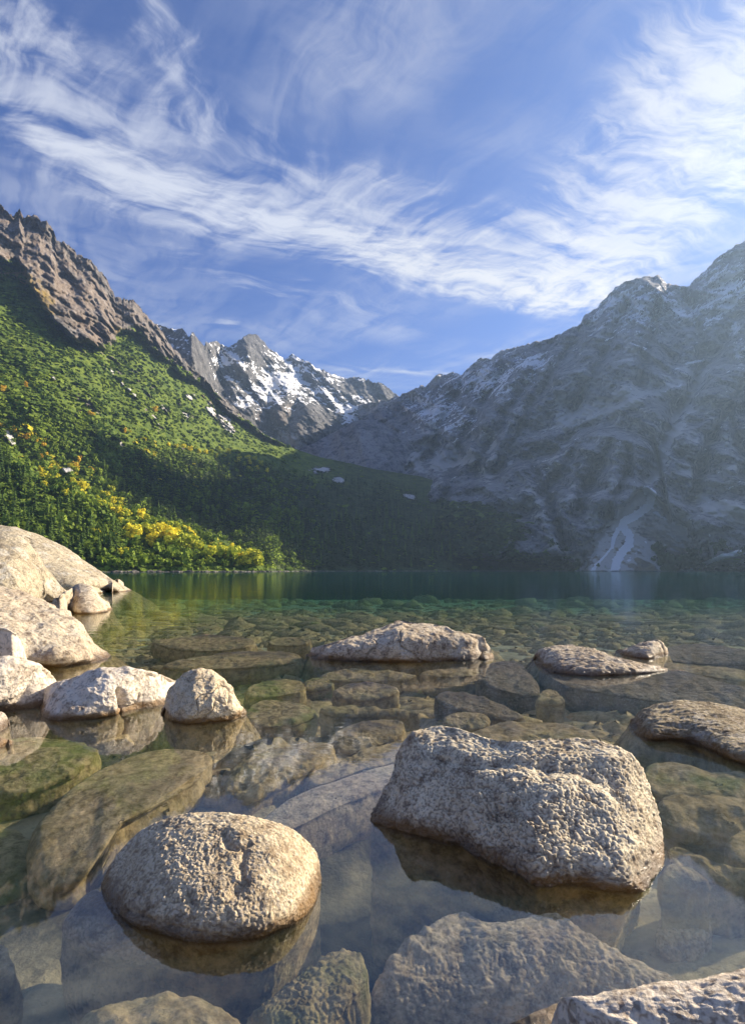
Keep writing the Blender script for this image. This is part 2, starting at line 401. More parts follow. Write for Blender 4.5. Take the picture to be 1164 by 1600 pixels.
o_L2, L2 = build_layer('snowy_mountain', np.linspace(120, 700, 380), L2c, lambda x: L2D(x) - 420, L2D, 190, L2d, M_back, L2a,
    [(22, 6), (8, 4), (4, 2)], ybot=lambda x: x * 0 + 760, label='far jagged peak streaked with fresh snow')

# ---- dark cone in front of the snowy peaks
L2bc = table([(380, 770), (440, 735), (470, 703), (500, 690), (530, 674), (555, 660), (580, 656), (602, 668), (627, 682), (647, 697), (700, 735), (760, 790), (800, 820)])
def L2bd(XX, YY, D, p, shp, T):
    r = fbm(np.stack([p[:, 0], p[:, 1] * .4, p[:, 2] * .35], 1), 110, 5, 0.5, ridged=True, seed=21).reshape(shp)
    return D - r * 42 - 160 * np.exp(-((XX - 575) / 60) ** 2) * (1 - T)
def L2ba(XX, YY, P, N, T):
    p = P.reshape(-1, 3); n = fbm(p, 60, 4, .6, seed=22).reshape(XX.shape)
    return dict(snow=sst(n + blob(XX, YY, [(650, 720, 10, 22, -20), (590, 690, 8, 20)]) * .4, .55, .8) * .6, green=zero(XX), warm=zero(XX), dry=zero(XX), pale=sst(n, .0, .5) * .35)
o_L2b, L2b = build_layer('gray_spur', np.linspace(380, 800, 210), L2bc, lambda x: x * 0 + 1350, lambda x: x * 0 + 1560, 90, L2bd, M_right, L2ba,
    [(30, 3), (8, 1.2)], ybot=lambda x: x * 0 + 840, label='dark cone-shaped spur below the snowy peak')

# ---- right massif
L3c = table([(560, 640), (600, 634), (619, 627), (637, 622), (657, 611), (664, 614), (687, 593), (722, 592), (737, 576), (752, 567), (767, 569), (787, 553), (822, 546), (842, 543), (882, 527), (902, 517), (912, 500), (932, 488), (962, 457), (982, 445), (1007, 440), (1029, 440), (1042, 452), (1062, 457), (1077, 455), (1087, 442), (1107, 425), (1127, 405), (1164, 384), (1200, 335), (1240, 270), (1270, 262), (1310, 290), (1360, 335), (1420, 370), (1500, 420), (1580, 480), (1700, 560), (1950, 640), (2500, 700)])  # unseen crest past the right edge, heights shaped to shadow the left slope
L3sD = table([(560, 1100), (700, 980), (850, 900), (930, 860), (1010, 800), (1164, 740), (1400, 600), (1900, 480), (2500, 400)])
L3cD = table([(560, 2050), (640, 1950), (722, 1850), (850, 1680), (912, 1580), (1007, 1520), (1164, 1460), (1330, 1420), (1450, 1300), (1700, 1000), (2500, 700)])
dome = table([(500, 900), (640, 860), (700, 770), (707, 757), (772, 740), (807, 722), (862, 710), (882, 695), (902, 672), (932, 664), (962, 669), (1000, 678), (1022, 694), (1040, 780), (1060, 900), (2600, 900)])
def gullyd(XX, YY, pts):
    ys = [p[1] for p in pts]; xs = [p[0] for p in pts]
    return XX - np.interp(YY, ys, xs)
gully = [(1185, 430), (1150, 500), (1110, 560), (1085, 600), (1052, 650), (1030, 700), (1010, 765)]
def cone(XX, YY):   # talus cone: 1 at its apex line, 0 outside
    h = (YY - 762) / (893 - 762)
    half = 8 + h * 135
    wob = fbm(np.stack([XX.ravel() / 34.0, YY.ravel() / 34.0, 0 * XX.ravel()], 1), 1.0, 4, .6, seed=61).reshape(XX.shape)
    return sst(1 - np.abs(XX - 1005 - 4 * h) / np.maximum(half, 1) + wob * .35 * np.clip(h * 4, 0, 1), -.05, 0.4) * sst(YY, 756, 776)
def L3d(XX, YY, D, p, shp, T):
    r = fbm(p, 300, 6, 0.5, ridged=True, seed=31).reshape(shp)
    flute = fbm(np.stack([p[:, 0] + p[:, 2] * .45, p[:, 1] * .3, p[:, 2] * .22], 1), 90, 5, 0.55, ridged=True, seed=32).reshape(shp)
    ledge = fbm(np.stack([p[:, 0] * .5, p[:, 1] * .5, p[:, 2] * 1.6 - p[:, 0] * .5], 1), 150, 4, 0.5, seed=33).reshape(shp)
    low = sst(YY, 892, 860)
    fine = fbm(p, 30, 4, 0.6, seed=34).reshape(shp)
    c = cone(XX, YY)
    amt = low * (1 - c)
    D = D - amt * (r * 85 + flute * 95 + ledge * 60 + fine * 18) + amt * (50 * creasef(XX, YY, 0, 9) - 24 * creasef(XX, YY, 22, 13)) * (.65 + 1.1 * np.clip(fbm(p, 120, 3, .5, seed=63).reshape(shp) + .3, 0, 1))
    D = D - 110 * sst(YY - dome(XX), -3, 16) * low * sst(XX, 660, 720) * sst(XX, 1050, 1015)   # rounded buttress
    g = gullyd(XX, YY, gully)
    D = D + 90 * np.exp(-(g / 13) ** 2) * sst(YY, 480, 560) * sst(YY, 775, 740)
    D = D - 45 * np.exp(-((g - 30) / 22) ** 2) * sst(YY, 560, 600) * sst(YY, 775, 740)
    # ledge running down to the left from the gully head
    l = YY - np.interp(XX, [780, 860, 930, 1000, 1080], [700, 668, 640, 615, 590])
    D = D + 60 * sst(l, 12, -4) * sst(l, -60, -20) * sst(XX, 790, 860) * sst(XX, 1100, 1050)
    # left shoulder front (cliff above the hanging valley)
    D = D - 90 * sst(XX + (YY - 600) * .5, 740, 800) * sst(YY, 540, 590) * (1 - sst(YY - dome(XX), -30, 0))
    # the cone pushes out toward the lake
    h = np.clip((YY - 762) / 131, 0, 1)
    D0 = 838 - h * 112 - 25 * np.exp(-((XX - 1005) / (20 + 80 * h)) ** 2) * h + fine * 3
    D = D * (1 - c) + D0 * c
    return D
creases = [[(905, 525), (850, 600), (805, 680), (775, 735)], [(850, 560), (792, 640), (745, 735)], [(792, 570), (742, 650), (700, 745)], [(982, 470), (940, 560), (895, 640)], [(1080, 470), (1100, 540), (1082, 600)], [(1164, 590), (1112, 680), (1080, 780)], [(1140, 640), (1168, 740)], [(955, 690), (930, 740), (900, 800)], [(835, 730), (862, 790), (885, 850)], [(720, 600), (690, 660), (665, 720)], [(1030, 470), (1010, 540), (1000, 600)], [(1220, 480), (1180, 560), (1164, 640)], [(985, 700), (975, 750), (950, 800)], [(900, 700), (880, 730), (850, 770)]]
def creasef(XX, YY, dx, w):
    wx = fbm(np.stack([XX.ravel() / 30.0, YY.ravel() / 30.0, 0 * XX.ravel()], 1), 1.0, 3, .6, seed=62).reshape(XX.shape) * 9
    return np.maximum.reduce([pline(XX + wx + dx, YY, c_, (w * .6, w * 1.2)) for c_ in creases])
streak = [(1010, 765), (1019, 772), (1014, 790), (992, 806), (975, 815), (972, 822), (984, 838), (982, 852), (972, 862), (964, 876), (960, 893)]
streak2 = [(975, 815), (965, 828), (958, 842), (956, 855)]
streak3 = [(956, 855), (945, 868), (930, 884), (925, 893)]
def pline(XX, YY, pts, w):
    m = zero(XX)
    for k, (a, b) in enumerate(zip(pts[:-1], pts[1:])):
        vx, vy = b[0] - a[0], b[1] - a[1]; L = vx * vx + vy * vy
        h = np.clip(((XX - a[0]) * vx + (YY - a[1]) * vy) / L, 0, 1)
        d = np.hypot(XX - a[0] - h * vx, YY - a[1] - h * vy)
        ww = w[0] + (w[1] - w[0]) * (k + h) / (len(pts) - 1)
        m = np.maximum(m, np.exp(-(d / ww) ** 2))
    return m
def L3a(XX, YY, P, N, T):
    shp = XX.shape; p = P.reshape(-1, 3)
    n = fbm(np.stack([p[:, 0] + p[:, 2] * .8, p[:, 1], p[:, 2] * 1.3], 1), 40, 5, 0.65, seed=41).reshape(shp)
    st = fbm(np.stack([p[:, 0] * .35 - p[:, 2] * .3, p[:, 1] * .3, p[:, 2] * 1.5 - p[:, 0] * .9], 1), 16, 4, 0.6, seed=42).reshape(shp)
    big = fbm(p, 190, 4, .5, seed=43).reshape(shp); nf = fbm(p, 9, 3, .7, seed=45).reshape(shp)
    c = cone(XX, YY)
    summit = blob(XX, YY, [(990, 480, 90, 40, 0), (1130, 450, 60, 50, -30), (760, 592, 80, 30, -10), (680, 640, 70, 30, 20), (830, 565, 40, 16), (1060, 480, 60, 30)])
    side = blob(XX, YY, [(1150, 690, 50, 110, 0), (1130, 850, 60, 26), (880, 740, 90, 40, 0), (840, 820, 80, 40, 35), (1110, 745, 50, 30), (720, 640, 60, 30)])
    snow = sst(summit * .66 + n * .55 + st * .9 + nf * .8 + .02, .32, .7) * .9
    snow = np.maximum(snow, sst(side * .42 + n * .75 + st * .45, .58, .82) * .75)
    spots = np.maximum.reduce([pline(XX, YY, [(1072, 568), (1088, 565), (1098, 563)], (3.5, 3)), pline(XX, YY, [(985, 536), (1010, 545)], (3, 1.5)) * .8, pline(XX, YY, [(930, 565), (950, 556)], (2, 1.5)) * .6])
    wall = blob(XX, YY, [(1146, 510, 22, 26, -20), (1155, 550, 20, 30)]) * .62
    sk = np.maximum.reduce([pline(XX, YY, streak, (7, 7.5)), pline(XX, YY, streak2, (4.5, 3)), pline(XX, YY, streak3, (1.5, 4)) * .8, pline(XX, YY, [(1022, 800), (1040, 812)], (4, 3)) * .6, pline(XX, YY, [(1015, 775), (1008, 770)], (6, 4)) * .7])
    shoreband = pline(XX, YY, [(1066, 892), (1095, 882), (1135, 868), (1175, 858), (1260, 835)], (4, 6)) * 1.0
    shoreband = np.maximum(shoreband, pline(XX, YY, [(1100, 890), (1140, 883), (1180, 876)], (2, 4)) * .8)
    snow = np.maximum.reduce([snow, sst(spots + nf * .5, .5, .8) * .8, wall * .9 + n * .2, sst(sk * 1.5 + nf * .35 + fbm(p, 3.6, 3, .7, seed=46).reshape(shp) * .8, .42, .95) * 1.15, sst(shoreband + n * .2 + nf * .5, .36, .7)])
    gul = np.exp(-((gullyd(XX, YY, gully) - 4) / 9) ** 2) * sst(YY, 560, 600) * sst(YY, 770, 745)
    led = YY - np.interp(XX, [780, 860, 930, 1000, 1080], [700, 668, 640, 615, 590])
    ledm = sst(led, -26, -6) * sst(led, 26, 2) * sst(XX, 850, 900) * sst(XX, 1110, 1060)
    vs = np.maximum.reduce([pline(XX, YY, [(773, 672), (770, 700), (764, 740)], (6, 10)), pline(XX, YY, [(678, 670), (675, 700)], (3, 5)), pline(XX, YY, [(640, 690), (655, 730)], (3, 6)), pline(XX, YY, [(800, 680), (795, 720)], (4, 8)), pline(XX, YY, [(1080, 640), (1045, 690), (1030, 740)], (6, 6)), pline(XX, YY, [(1075, 760), (1110, 790), (1150, 800)], (6, 12))])
    screeL = blob(XX, YY, [(1130, 800, 50, 12, 15), (700, 720, 40, 14)])
    flt = fbm(np.stack([p[:, 0] + p[:, 2] * .45, p[:, 1] * .3, p[:, 2] * .22], 1), 60, 5, 0.6, ridged=True, seed=44).reshape(shp)  # rib crests painted lighter, relief light put into the rock colour
    nf2 = fbm(p, 3.6, 3, .7, seed=46).reshape(shp)
    pale = np.clip(c * (.62 - .22 * sst(YY, 800, 880) + n * .9 + nf * .6) + flt * .75 + n * .35 - .12 + gul * .6 + ledm * np.clip(.65 + n * 1.0, 0, 1) + vs * np.clip(.5 + n * 1.6, 0, 1) + screeL * .8 + big * .35 + n * .2, 0, 1)
    gr = sst(YY, 800, 885) * .66 + n * .6 + big * .5 - c * .12 * sst(YY, 870, 800) + blob(XX, YY, [(905, 770, 40, 40), (1130, 815, 40, 20)]) * .3
    green = sst(gr, .42, .85) * sst(XX, 620, 760) * .85
    green = np.maximum(green, sst(blob(XX, YY, [(700, 830, 150, 60)]) + n * .4, .35, .7))
    crev_shade = sst(fbm(np.stack([p[:, 0] + p[:, 2] * .45, p[:, 1] * .3, p[:, 2] * .22], 1), 90, 5, 0.55, ridged=True, seed=32).reshape(shp) + n * .25, .05, -.35)  # shade painted into the colour along the hollows between flutes
    crease_shade, rib_light = creasef(XX, YY, 0, 8), creasef(XX, YY, 20, 12)
    pale = np.clip(pale + rib_light * np.clip(.12 + n, 0, 1) * (1 - c) - crease_shade * .3, 0, 1)  # ribs beside the creases painted lighter, as if catching light
    return dict(dark=np.clip(crev_shade * .6 + crease_shade * np.clip(.35 + n * 1.2, 0, 1), 0, 1) * (1 - c), snow=np.clip(snow, 0, 1), green=green * (1 - sst(P[:, :, 2], 1.6, .6)), warm=zero(XX), dry=np.clip(c * sst(YY, 800, 870) * .5, 0, 1), pale=np.maximum(pale, sst(P[:, :, 2], 1.6, .7) * .6))  # dark: painted shade of crevices and creases
L3xs = np.concatenate([np.linspace(560, 1230, 520, endpoint=False), np.linspace(1230, 2500, 130)])
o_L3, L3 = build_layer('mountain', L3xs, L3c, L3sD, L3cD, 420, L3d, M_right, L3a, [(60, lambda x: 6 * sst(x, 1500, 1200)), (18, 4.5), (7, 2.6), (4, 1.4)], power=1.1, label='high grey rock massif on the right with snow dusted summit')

# ------------------------------------------------------------------ lake bed and shore ground
def sinhspace(a, n, k):
    u = np.linspace(-1, 1, n); return a * np.sinh(u * k) / math.sinh(k)
def depth_at(X, Y):
    r = np.hypot(X, Y)
    d = 0.46 + 0.10 * fbm(np.stack([X, Y, 0 * X], 1), 1.4, 3, seed=51)
    d = d + 1.3 * np.exp(-(((X - 0.10) / 0.60) ** 2 + ((Y - 2.45) / 0.8) ** 2))        # the deep pool between the near boulders
    d = d + 0.7 * np.exp(-(((X + 0.75) / 0.6) ** 2 + ((Y - 1.8) / 0.5) ** 2))
    d = d + 0.25 * np.exp(-(((X - 2.6) / 1.2) ** 2 + ((Y - 4.4) / 0.8) ** 2))
    d = d - 0.22 * np.exp(-(((X + 0.8) / 1.4) ** 2 + ((Y - 4.6) / 1.2) ** 2))
    d = d + 0.35 * sst(Y, 7, 20) + 1.6 * sst(Y, 16, 60) + 11 * sst(Y, 50, 280)
    bank = np.maximum(sst(-X - 0.80 * np.maximum(Y, 0) - 0.5, 0.0, 6.0), sst(-Y, -0.2, 3.0)) * sst(300 - r, 0, 120)
    return d * (1 - bank) - bank * (0.5 + 0.04 * np.minimum(r, 80))
bx = sinhspace(1600, 340, 8.2); by = np.concatenate([-np.geomspace(300, 0.4, 30), np.linspace(0, 12, 190), np.geomspace(12.1, 2600, 120)])
BX, BY = np.meshgrid(bx, by)
bp = np.stack([BX.ravel(), BY.ravel(), 0 * BX.ravel()], 1)
BZ = -depth_at(bp[:, 0], bp[:, 1])
near = np.exp(-np.hypot(bp[:, 0], bp[:, 1] - 4) / 14)
BZ = BZ + near * (0.07 * fbm(bp, 0.45, 4, 0.55, seed=52) + 0.05 * fbm(bp, 0.16, 3, 0.6, ridged=True, seed=53))
m, t, b, out = mat_new('lake_bed')
p = wpos(t)
n1 = noise(t, p, 1.3, 7, 0.65); n2 = noise(t, p, 9, 6, 0.7)
c = mix(t, n1.ss(0.36, 0.64), (0.13, 0.115, 0.045), (0.62, 0.53, 0.29))
c = mix(t, n2.ss(0.52, 0.75) * 0.5, c, (0.30, 0.27, 0.17))
c = mix(t, n2.ss(0.48, 0.3) * 0.6, c, (0.02, 0.024, 0.012))
X, Y, Z = sep(t, p)
c = mix(t, Y.ss(6, 20), c, mix(t, n1.ss(.3, .7), (0.44, 0.42, 0.24), (0.70, 0.64, 0.42)))
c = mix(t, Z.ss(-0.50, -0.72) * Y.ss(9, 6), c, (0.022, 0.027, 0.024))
c = mix(t, Z.ss(-0.02, 0.08), c, (0.12, 0.11, 0.07))
t.links.new(c.k, b.inputs['Base Color'])
bump(t, b, noise(t, p, 7, 8, 0.7), 0.8, 0.06)
o = add_mesh('lake_bed', np.stack([bp[:, 0], bp[:, 1], BZ], 1), grid_faces(len(by), len(bx)), m); tag(o, kind='structure')
def bed_z(X, Y): return -depth_at(np.atleast_1d(float(X)), np.atleast_1d(float(Y)))[0]

# ------------------------------------------------------------------ water: one closed body, clear and slightly green
def water_mat():
    m = bpy.data.materials.new('lake_water'); m.use_nodes = True; t = m.node_tree; t.nodes.clear()
    out = t.nodes.new('ShaderNodeOutputMaterial')
    p = wpos(t); X, Y, Z = sep(t, p)
    r1 = noise(t, vscale(t, p, 0.55, 2.6, 1), 1.0, 3, 0.5)
    r2 = noise(t, vscale(t, p, 1.6, 6.0, 1), 1.6, 2, 0.5)
    far = noise(t, vscale(t, p, 0.07, 0.5, 1), 1.0, 3, 0.5)
    amp1 = Y.ss(4, 14); amp0 = Y.ss(2.5, 7, 0.06, 1.0)
    h = r1 * 0.014 * amp1 + r2 * 0.0022 * amp0 + far * 0.05 * Y.ss(15, 60)
    bn = t.nodes.new('ShaderNodeBump'); bn.inputs['Strength'].default_value = 0.55; bn.inputs['Distance'].default_value = 1.0
    t.links.new(h.k, bn.inputs['Height'])
    fr = t.nodes.new('ShaderNodeFresnel'); fr.inputs['IOR'].default_value = 1.33; t.links.new(bn.outputs[0], fr.inputs['Normal'])
    f = E(t, fr.outputs[0])
    fac = (f * 0.66 + 0.085).min(0.72)          # seen through a polarising filter: part of the mirror is gone
    gl = t.nodes.new('ShaderNodeBsdfGlossy'); gl.inputs['Roughness'].default_value = 0.03; gl.inputs['Color'].default_value = (1, 1, 1, 1)
    t.links.new(bn.outputs[0], gl.inputs['Normal'])
    tr = t.nodes.new('ShaderNodeBsdfTransparent')
    mx = t.nodes.new('ShaderNodeMixShader'); t.links.new(fac.k, mx.inputs[0])
    df = t.nodes.new('ShaderNodeBsdfDiffuse'); df.inputs['Color'].default_value = (0.06, 0.34, 0.36, 1)   # light scattered back by the water itself
    m2 = t.nodes.new('ShaderNodeMixShader'); t.links.new(Y.ss(8, 70, 0.012, 0.085, True).k, m2.inputs[0])     # more of it over the deep water far out
    t.links.new(tr.outputs[0], m2.inputs[1]); t.links.new(df.outputs[0], m2.inputs[2])
    t.links.new(m2.outputs[0], mx.inputs[1]); t.links.new(gl.outputs[0], mx.inputs[2])
    t.links.new(mx.outputs[0], out.inputs['Surface'])
    va = t.nodes.new('ShaderNodeVolumeAbsorption'); va.inputs['Color'].default_value = (0.50, 0.81, 0.72, 1); va.inputs['Density'].default_value = 0.06
    t.links.new(va.outputs[0], out.inputs['Volume'])
    return m
xa, xb, ya, yb, zb = -1500, 1500, -250, 2500, -16
wv = [(xa, ya, 0), (xb, ya, 0), (xb, yb, 0), (xa, yb, 0), (xa, ya, zb), (xb, ya, zb), (xb, yb, zb), (xa, yb, zb)]
wf = np.array([[0, 1, 2, 3], [7, 6, 5, 4], [0, 4, 5, 1], [1, 5, 6, 2], [2, 6, 7, 3], [3, 7, 4, 0]])
o = add_mesh('water', wv, wf, water_mat(), smooth=False); tag(o, kind='structure')

# ------------------------------------------------------------------ boulders
def rock_mat(name, light, mid, dark, pink=0.0, fine=60.0, bs=0.6, vor=0.12, film=0.82, wetw=0.085, green=0.0, lich=0.0):
    m, t, b, out = mat_new(name)
    p = wpos(t); X, Y, Z = sep(t, p)
    k = fine / 60.0
    big = noise(t, p, 2.2 * k, 5, 0.6); med = noise(t, p, 14 * k, 6, 0.7); fin = noise(t, p, 70 * k, 3, 0.7)
    sp = voro(t, p, 95 * k, 'F1', 'Color')
    spv = sep(t, sp)[0]
    c = mix(t, (big * 0.55 + med * 0.45).ss(0.36, 0.60), mid, light)
    c = mix(t, med.ss(0.50, 0.32) * 0.7, c, dark)
    c = mix(t, spv.ss(0.72, 0.9) * 0.40, c, (0.055, 0.05, 0.048))
    c = mix(t, spv.ss(0.30, 0.10) * 0.32, c, (0.72, 0.64, 0.53))
    if pink: c = mix(t, fin.ss(0.5, 0.7) * pink, c, (0.42, 0.21, 0.15))
    if lich:
        lc = voro(t, vadd(t, p, noise(t, p, 9 * k, 4, .6, 0, True), 0.25 / k), 4.2 * k, 'F1')
        c = mix(t, lc.ss(0.42, 0.30) * med.ss(.40, .55) * lich, c, (0.56, 0.53, 0.46))
    c = mix(t, attr(t, 'pit_shade') * 0.6, c, dark)  # crevice shade painted into the colour of the pits
    # wet, stained band at the water line; algae film below it
    zz = Z + (med - 0.5) * 0.07 + (big - 0.5) * 0.12
    wet = zz.ss(wetw, 0.015)
    uw0 = (Z + (med - 0.5) * 0.03).ss(0.0, -0.05)
    c = mix(t, wet * (1.0 - uw0) * 0.8, c, (0.075, 0.042, 0.020))
    c = mix(t, zz.ss(0.09, 0.04) * zz.ss(-0.03, 0.02) * big.ss(.38, .55) * 0.7, c, (0.22, 0.115, 0.025))
    alg = mix(t, med.ss(0.35, 0.65), (0.26, 0.19, 0.06), (0.74, 0.57, 0.27))
    alg = mix(t, big.ss(0.45, 0.65) * (0.35 + green), alg, (0.24, 0.28, 0.05))
    uw = (Z + (med - 0.5) * 0.03).ss(0.0, -0.05)
    c = mix(t, uw * film, c, alg)
    t.links.new(c.k, b.inputs['Base Color'])
    t.links.new((wet * (1.0 - uw)).ss(0, 1, 0.85, 0.28).k, b.inputs['Roughness'])
    t.links.new((wet * (1.0 - uw)).ss(0, 1, 0.2, 0.6).k, b.inputs['Specular IOR Level'])
    h = noise(t, p, 16 * k, 8, 0.72) + voro(t, p, 42 * k, 'F1') * vor
    bump(t, b, h, bs, 0.035 / k)
    return m
R_grain = rock_mat('granite_coarse', (0.80, 0.70, 0.50), (0.50, 0.41, 0.275), (0.150, 0.099, 0.062), 0.10, 60, 0.8, vor=.2, wetw=.13)
R_beige = rock_mat('granite_beige', (0.720, 0.602, 0.406), (0.520, 0.414, 0.265), (0.240, 0.169, 0.101), 0.12, 60, 0.8, vor=.2, wetw=.10)
R_pink = rock_mat('granite_pink', (0.84, 0.74, 0.60), (0.58, 0.48, 0.36), (0.180, 0.117, 0.078), 0.12, 30, 0.8)
R_pale = rock_mat('granite_pale', (0.50, 0.43, 0.30), (0.32, 0.265, 0.175), (0.13, 0.10, 0.065), 0.12, 14, 1.0, lich=0.6)
R_grey = rock_mat('granite_grey', (0.600, 0.508, 0.367), (0.360, 0.282, 0.195), (0.130, 0.094, 0.062), 0.2, 30, 0.9, lich=.3)
R_slab = rock_mat('gneiss_slab', (0.420, 0.348, 0.218), (0.190, 0.141, 0.082), (0.070, 0.052, 0.031), 0.1, 30, 0.8, lich=.5)
R_sub = rock_mat('drowned_granite', (0.62, 0.50, 0.31), (0.40, 0.30, 0.165), (0.15, 0.11, 0.065), 0.0, 50, 0.7, film=0.7)
R_wet = rock_mat('drowned_dark_slab', (0.30, 0.25, 0.19), (0.16, 0.125, 0.09), (0.06, 0.05, 0.04), 0.0, 30, 0.8, film=0.25)
R_moss = rock_mat('mossy_granite', (0.40, 0.38, 0.22), (0.24, 0.23, 0.10), (0.08, 0.09, 0.03), 0.0, 60, 0.9, green=0.5)
R_blue = rock_mat('drowned_grey_granite', (0.82, 0.70, 0.49), (0.50, 0.40, 0.26), (0.17, 0.13, 0.09), 0.0, 60, 0.7, film=0.4)

def catmull(pts, sub=12):
    P = np.array(pts, float); n = len(P); out = []
    u = np.linspace(0, 1, sub, endpoint=False)[:, None]
    for i in range(n):
        a, b, c, d = P[i - 1], P[i], P[(i + 1) % n], P[(i + 2) % n]
        out.append(0.5 * (2 * b + (c - a) * u + (2 * a - 5 * b + 4 * c - d) * u * u + (3 * b - a - 3 * c + d) * u ** 3))
    return np.concatenate(out)
def vnormals(P, F4):
    n = np.zeros_like(P); a = P[F4[:, 2]] - P[F4[:, 0]]; b = P[F4[:, 3]] - P[F4[:, 1]]
    c = np.cross(a, b)
    for k in range(4): 
        for j in range(3): n[:, j] += np.bincount(F4[:, k], c[:, j], len(P))
    return n / (np.linalg.norm(n, axis=1)[:, None] + 1e-12)

def rock(name, label, outline, mat, gamma=1.8, bulge=0.25, bed=None, skirt=0.35, front=0.1, zpow=1.25, left=0.0, under=0.0, res=(200, 60), disp=(), group=None, cat='boulder', center=None, ridge=None):
    """outline: photo px column, row and either a height (m, below 1.35) or a distance (m, 2 and more); 0 = on the water line"""
    pts = []
    for x, y, v in outline:
        Y = v if v >= 2 else (CH - v) * F / (y - HY)
        pts.append((x, y, 1.0 / Y))
    C = catmull(pts); cx, cy = center if center else ((C[:, 0].min() + C[:, 0].max()) / 2, (C[:, 1].min() + C[:, 1].max()) / 2)
    aspect = (np.ptp(C[:, 0])) / max(np.ptp(C[:, 1]), 1e-3)
    th = np.arctan2((C[:, 1] - cy) * aspect, C[:, 0] - cx); o_ = np.argsort(th)
    nt, nr = res
    tg = np.linspace(-math.pi, math.pi, nt, endpoint=False)
    ip = lambda v: np.interp(tg, np.concatenate([th[o_] - 2 * math.pi, th[o_], th[o_] + 2 * math.pi]), np.tile(v[o_], 3))
    rx, ry, rw = ip(C[:, 0]), ip(C[:, 1]), ip(C[:, 2]); rY = 1 / rw
    # column profile between lower and upper rim
    gx = np.linspace(C[:, 0].min() + .5, C[:, 0].max() - .5, 160)
    lo, hi, lw, hw = [], [], [], []
    A, B = C, np.roll(C, -1, 0)
    for g in gx:
        s = (A[:, 0] - g) * (B[:, 0] - g) <= 0
        a, b2 = A[s], B[s]; u = (g - a[:, 0]) / np.where(np.abs(b2[:, 0] - a[:, 0]) < 1e-6, 1e-6, b2[:, 0] - a[:, 0]); u = np.clip(u, 0, 1)
        yy = a[:, 1] + u * (b2[:, 1] - a[:, 1]); ww = a[:, 2] + u * (b2[:, 2] - a[:, 2])
        lo.append(yy.max()); lw.append(ww[yy.argmax()]); hi.append(yy.min()); hw.append(ww[yy.argmin()])
    rho = np.linspace(0, 1, nr + 1)[1:] ** 0.8
    R = rho[:, None]
    px = cx + (rx[None] - cx) * R; py = cy + (ry[None] - cy) * R
    ylo, yhi = np.interp(px, gx, lo), np.interp(px, gx, hi); Ylo, Yhi = 1 / np.interp(px, gx, lw), 1 / np.interp(px, gx, hw)
    s = np.clip((ylo - py) / np.maximum(ylo - yhi, 1), 0, 1)
    Yc = Ylo + (Yhi - Ylo) * s ** gamma
    w = R ** 10
    Yc = Yc * (1 - w) + rY[None] * w
    width = np.ptp(C[:, 0]) / F * np.median(rY)
    hgt = np.ptp(C[:, 1]) / F * np.median(rY)
    bl = bulge * min(width, hgt * 2) * 0.5
    Yc = Yc - bl * np.sqrt(np.clip(1 - R ** 2.2, 0, 1))
    def wpt(px, py, Y): return np.stack([(px - CX) / F * Y, Y, CH + (HY - py) / F * Y], -1)
    disc = wpt(px, py, Yc)
    cen = disc[0].mean(0)
    rim = disc[-1]; pc = rim[:, :2].mean(0)
    od = rim[:, :2] - pc; od /= np.linalg.norm(od, axis=1)[:, None] + 1e-9
    wback = sst(od[:, 1], -0.35, 0.5) if not under else sst(od[:, 1], .55, .95)
    if bed is None: bed = min(bed_z(pc[0], pc[1]) - 0.12, rim[:, 2].min() - 0.15)
    if front > 5: front = skirt = (front - 10) * width
    if under: bed = max(bed, rim[:, 2].min() - 0.4)
    so = (front * (1 - wback) + skirt * wback)
    so = so - under * width * .5 * (1 - wback)
    so = so + left * np.clip(-od[:, 0] - .1, 0, 1) * (1 - wback)
    ns = max(14, nr // 4); sk = []
    for k in range(1, ns + 1):
        a = k / ns
        z = rim[:, 2] + (bed - rim[:, 2]) * a ** (zpow - 0.25 * wback)
        off = so * np.sin(a * math.pi / 2) ** (1.0 + .3 * wback) if not under else width * (0.045 * math.sin(a * math.pi) - under * .5 * a * a) * (1 - wback)
        sk.append(np.concatenate([rim[:, :2] + od * off[:, None], z[:, None]], 1))
    P = np.concatenate([disc, np.array(sk)], 0)
    n_r = P.shape[0]; V = P.reshape(-1, 3)
    Fq = grid_faces(n_r, nt, wrap=True)[:, ::-1]
    V = np.concatenate([V, cen[None]], 0); ci = len(V) - 1
    tri = np.array([[ci, (i + 1) % nt, i] for i in range(nt)])
    N = vnormals(V, Fq); N[ci] = N[:nt].mean(0); N[ci] /= np.linalg.norm(N[ci])
    if (N[:nt] * (np.array([0, 0, CH]) - V[:nt])).sum() < 0: N = -N; Fq = Fq[:, ::-1]; tri = tri[:, ::-1]
    seed = (abs(hash_s(label)) % 97) * 0.37
    V0 = V.copy(); pit_shade = np.zeros(len(V))
    for d in disp:
        sc_, am, kind = d[:3]
        q = V0.copy()
        if len(d) > 3: q = q * np.array(d[3])
        if kind == 'lump':
            n_ = fbm(q, sc_, 2, 0.5, ridged=False, seed=seed); n_ = np.abs(n_) ** 0.8 * 1.6 - 0.35 + 0.5 * fbm(q, sc_ * .45, 2, .5, seed=seed + 3)
            pit_shade = sst(-n_, 0.0, 0.35); n_ = n_ * (0.8 + 0.45 * sst(fbm(q, sc_ * 9, 2, .5, seed=seed + 9), -.3, .35))  # hollows between lumps, mask for the painted crevice shade
        elif kind == 'ridge': n_ = fbm(q, sc_, 4, 0.5, ridged=True, seed=seed) - .4
        elif kind == 'crack':
            n_ = -np.exp(-(fbm(q, sc_, 2, 0.4, seed=seed) / 0.018) ** 2) * sst(fbm(q, sc_ * 1.5, 1, seed=seed + 5), -.05, .2)
        else: n_ = fbm(q, sc_, 5, 0.5, seed=seed)
        V = V + N * (n_ * am)[:, None]
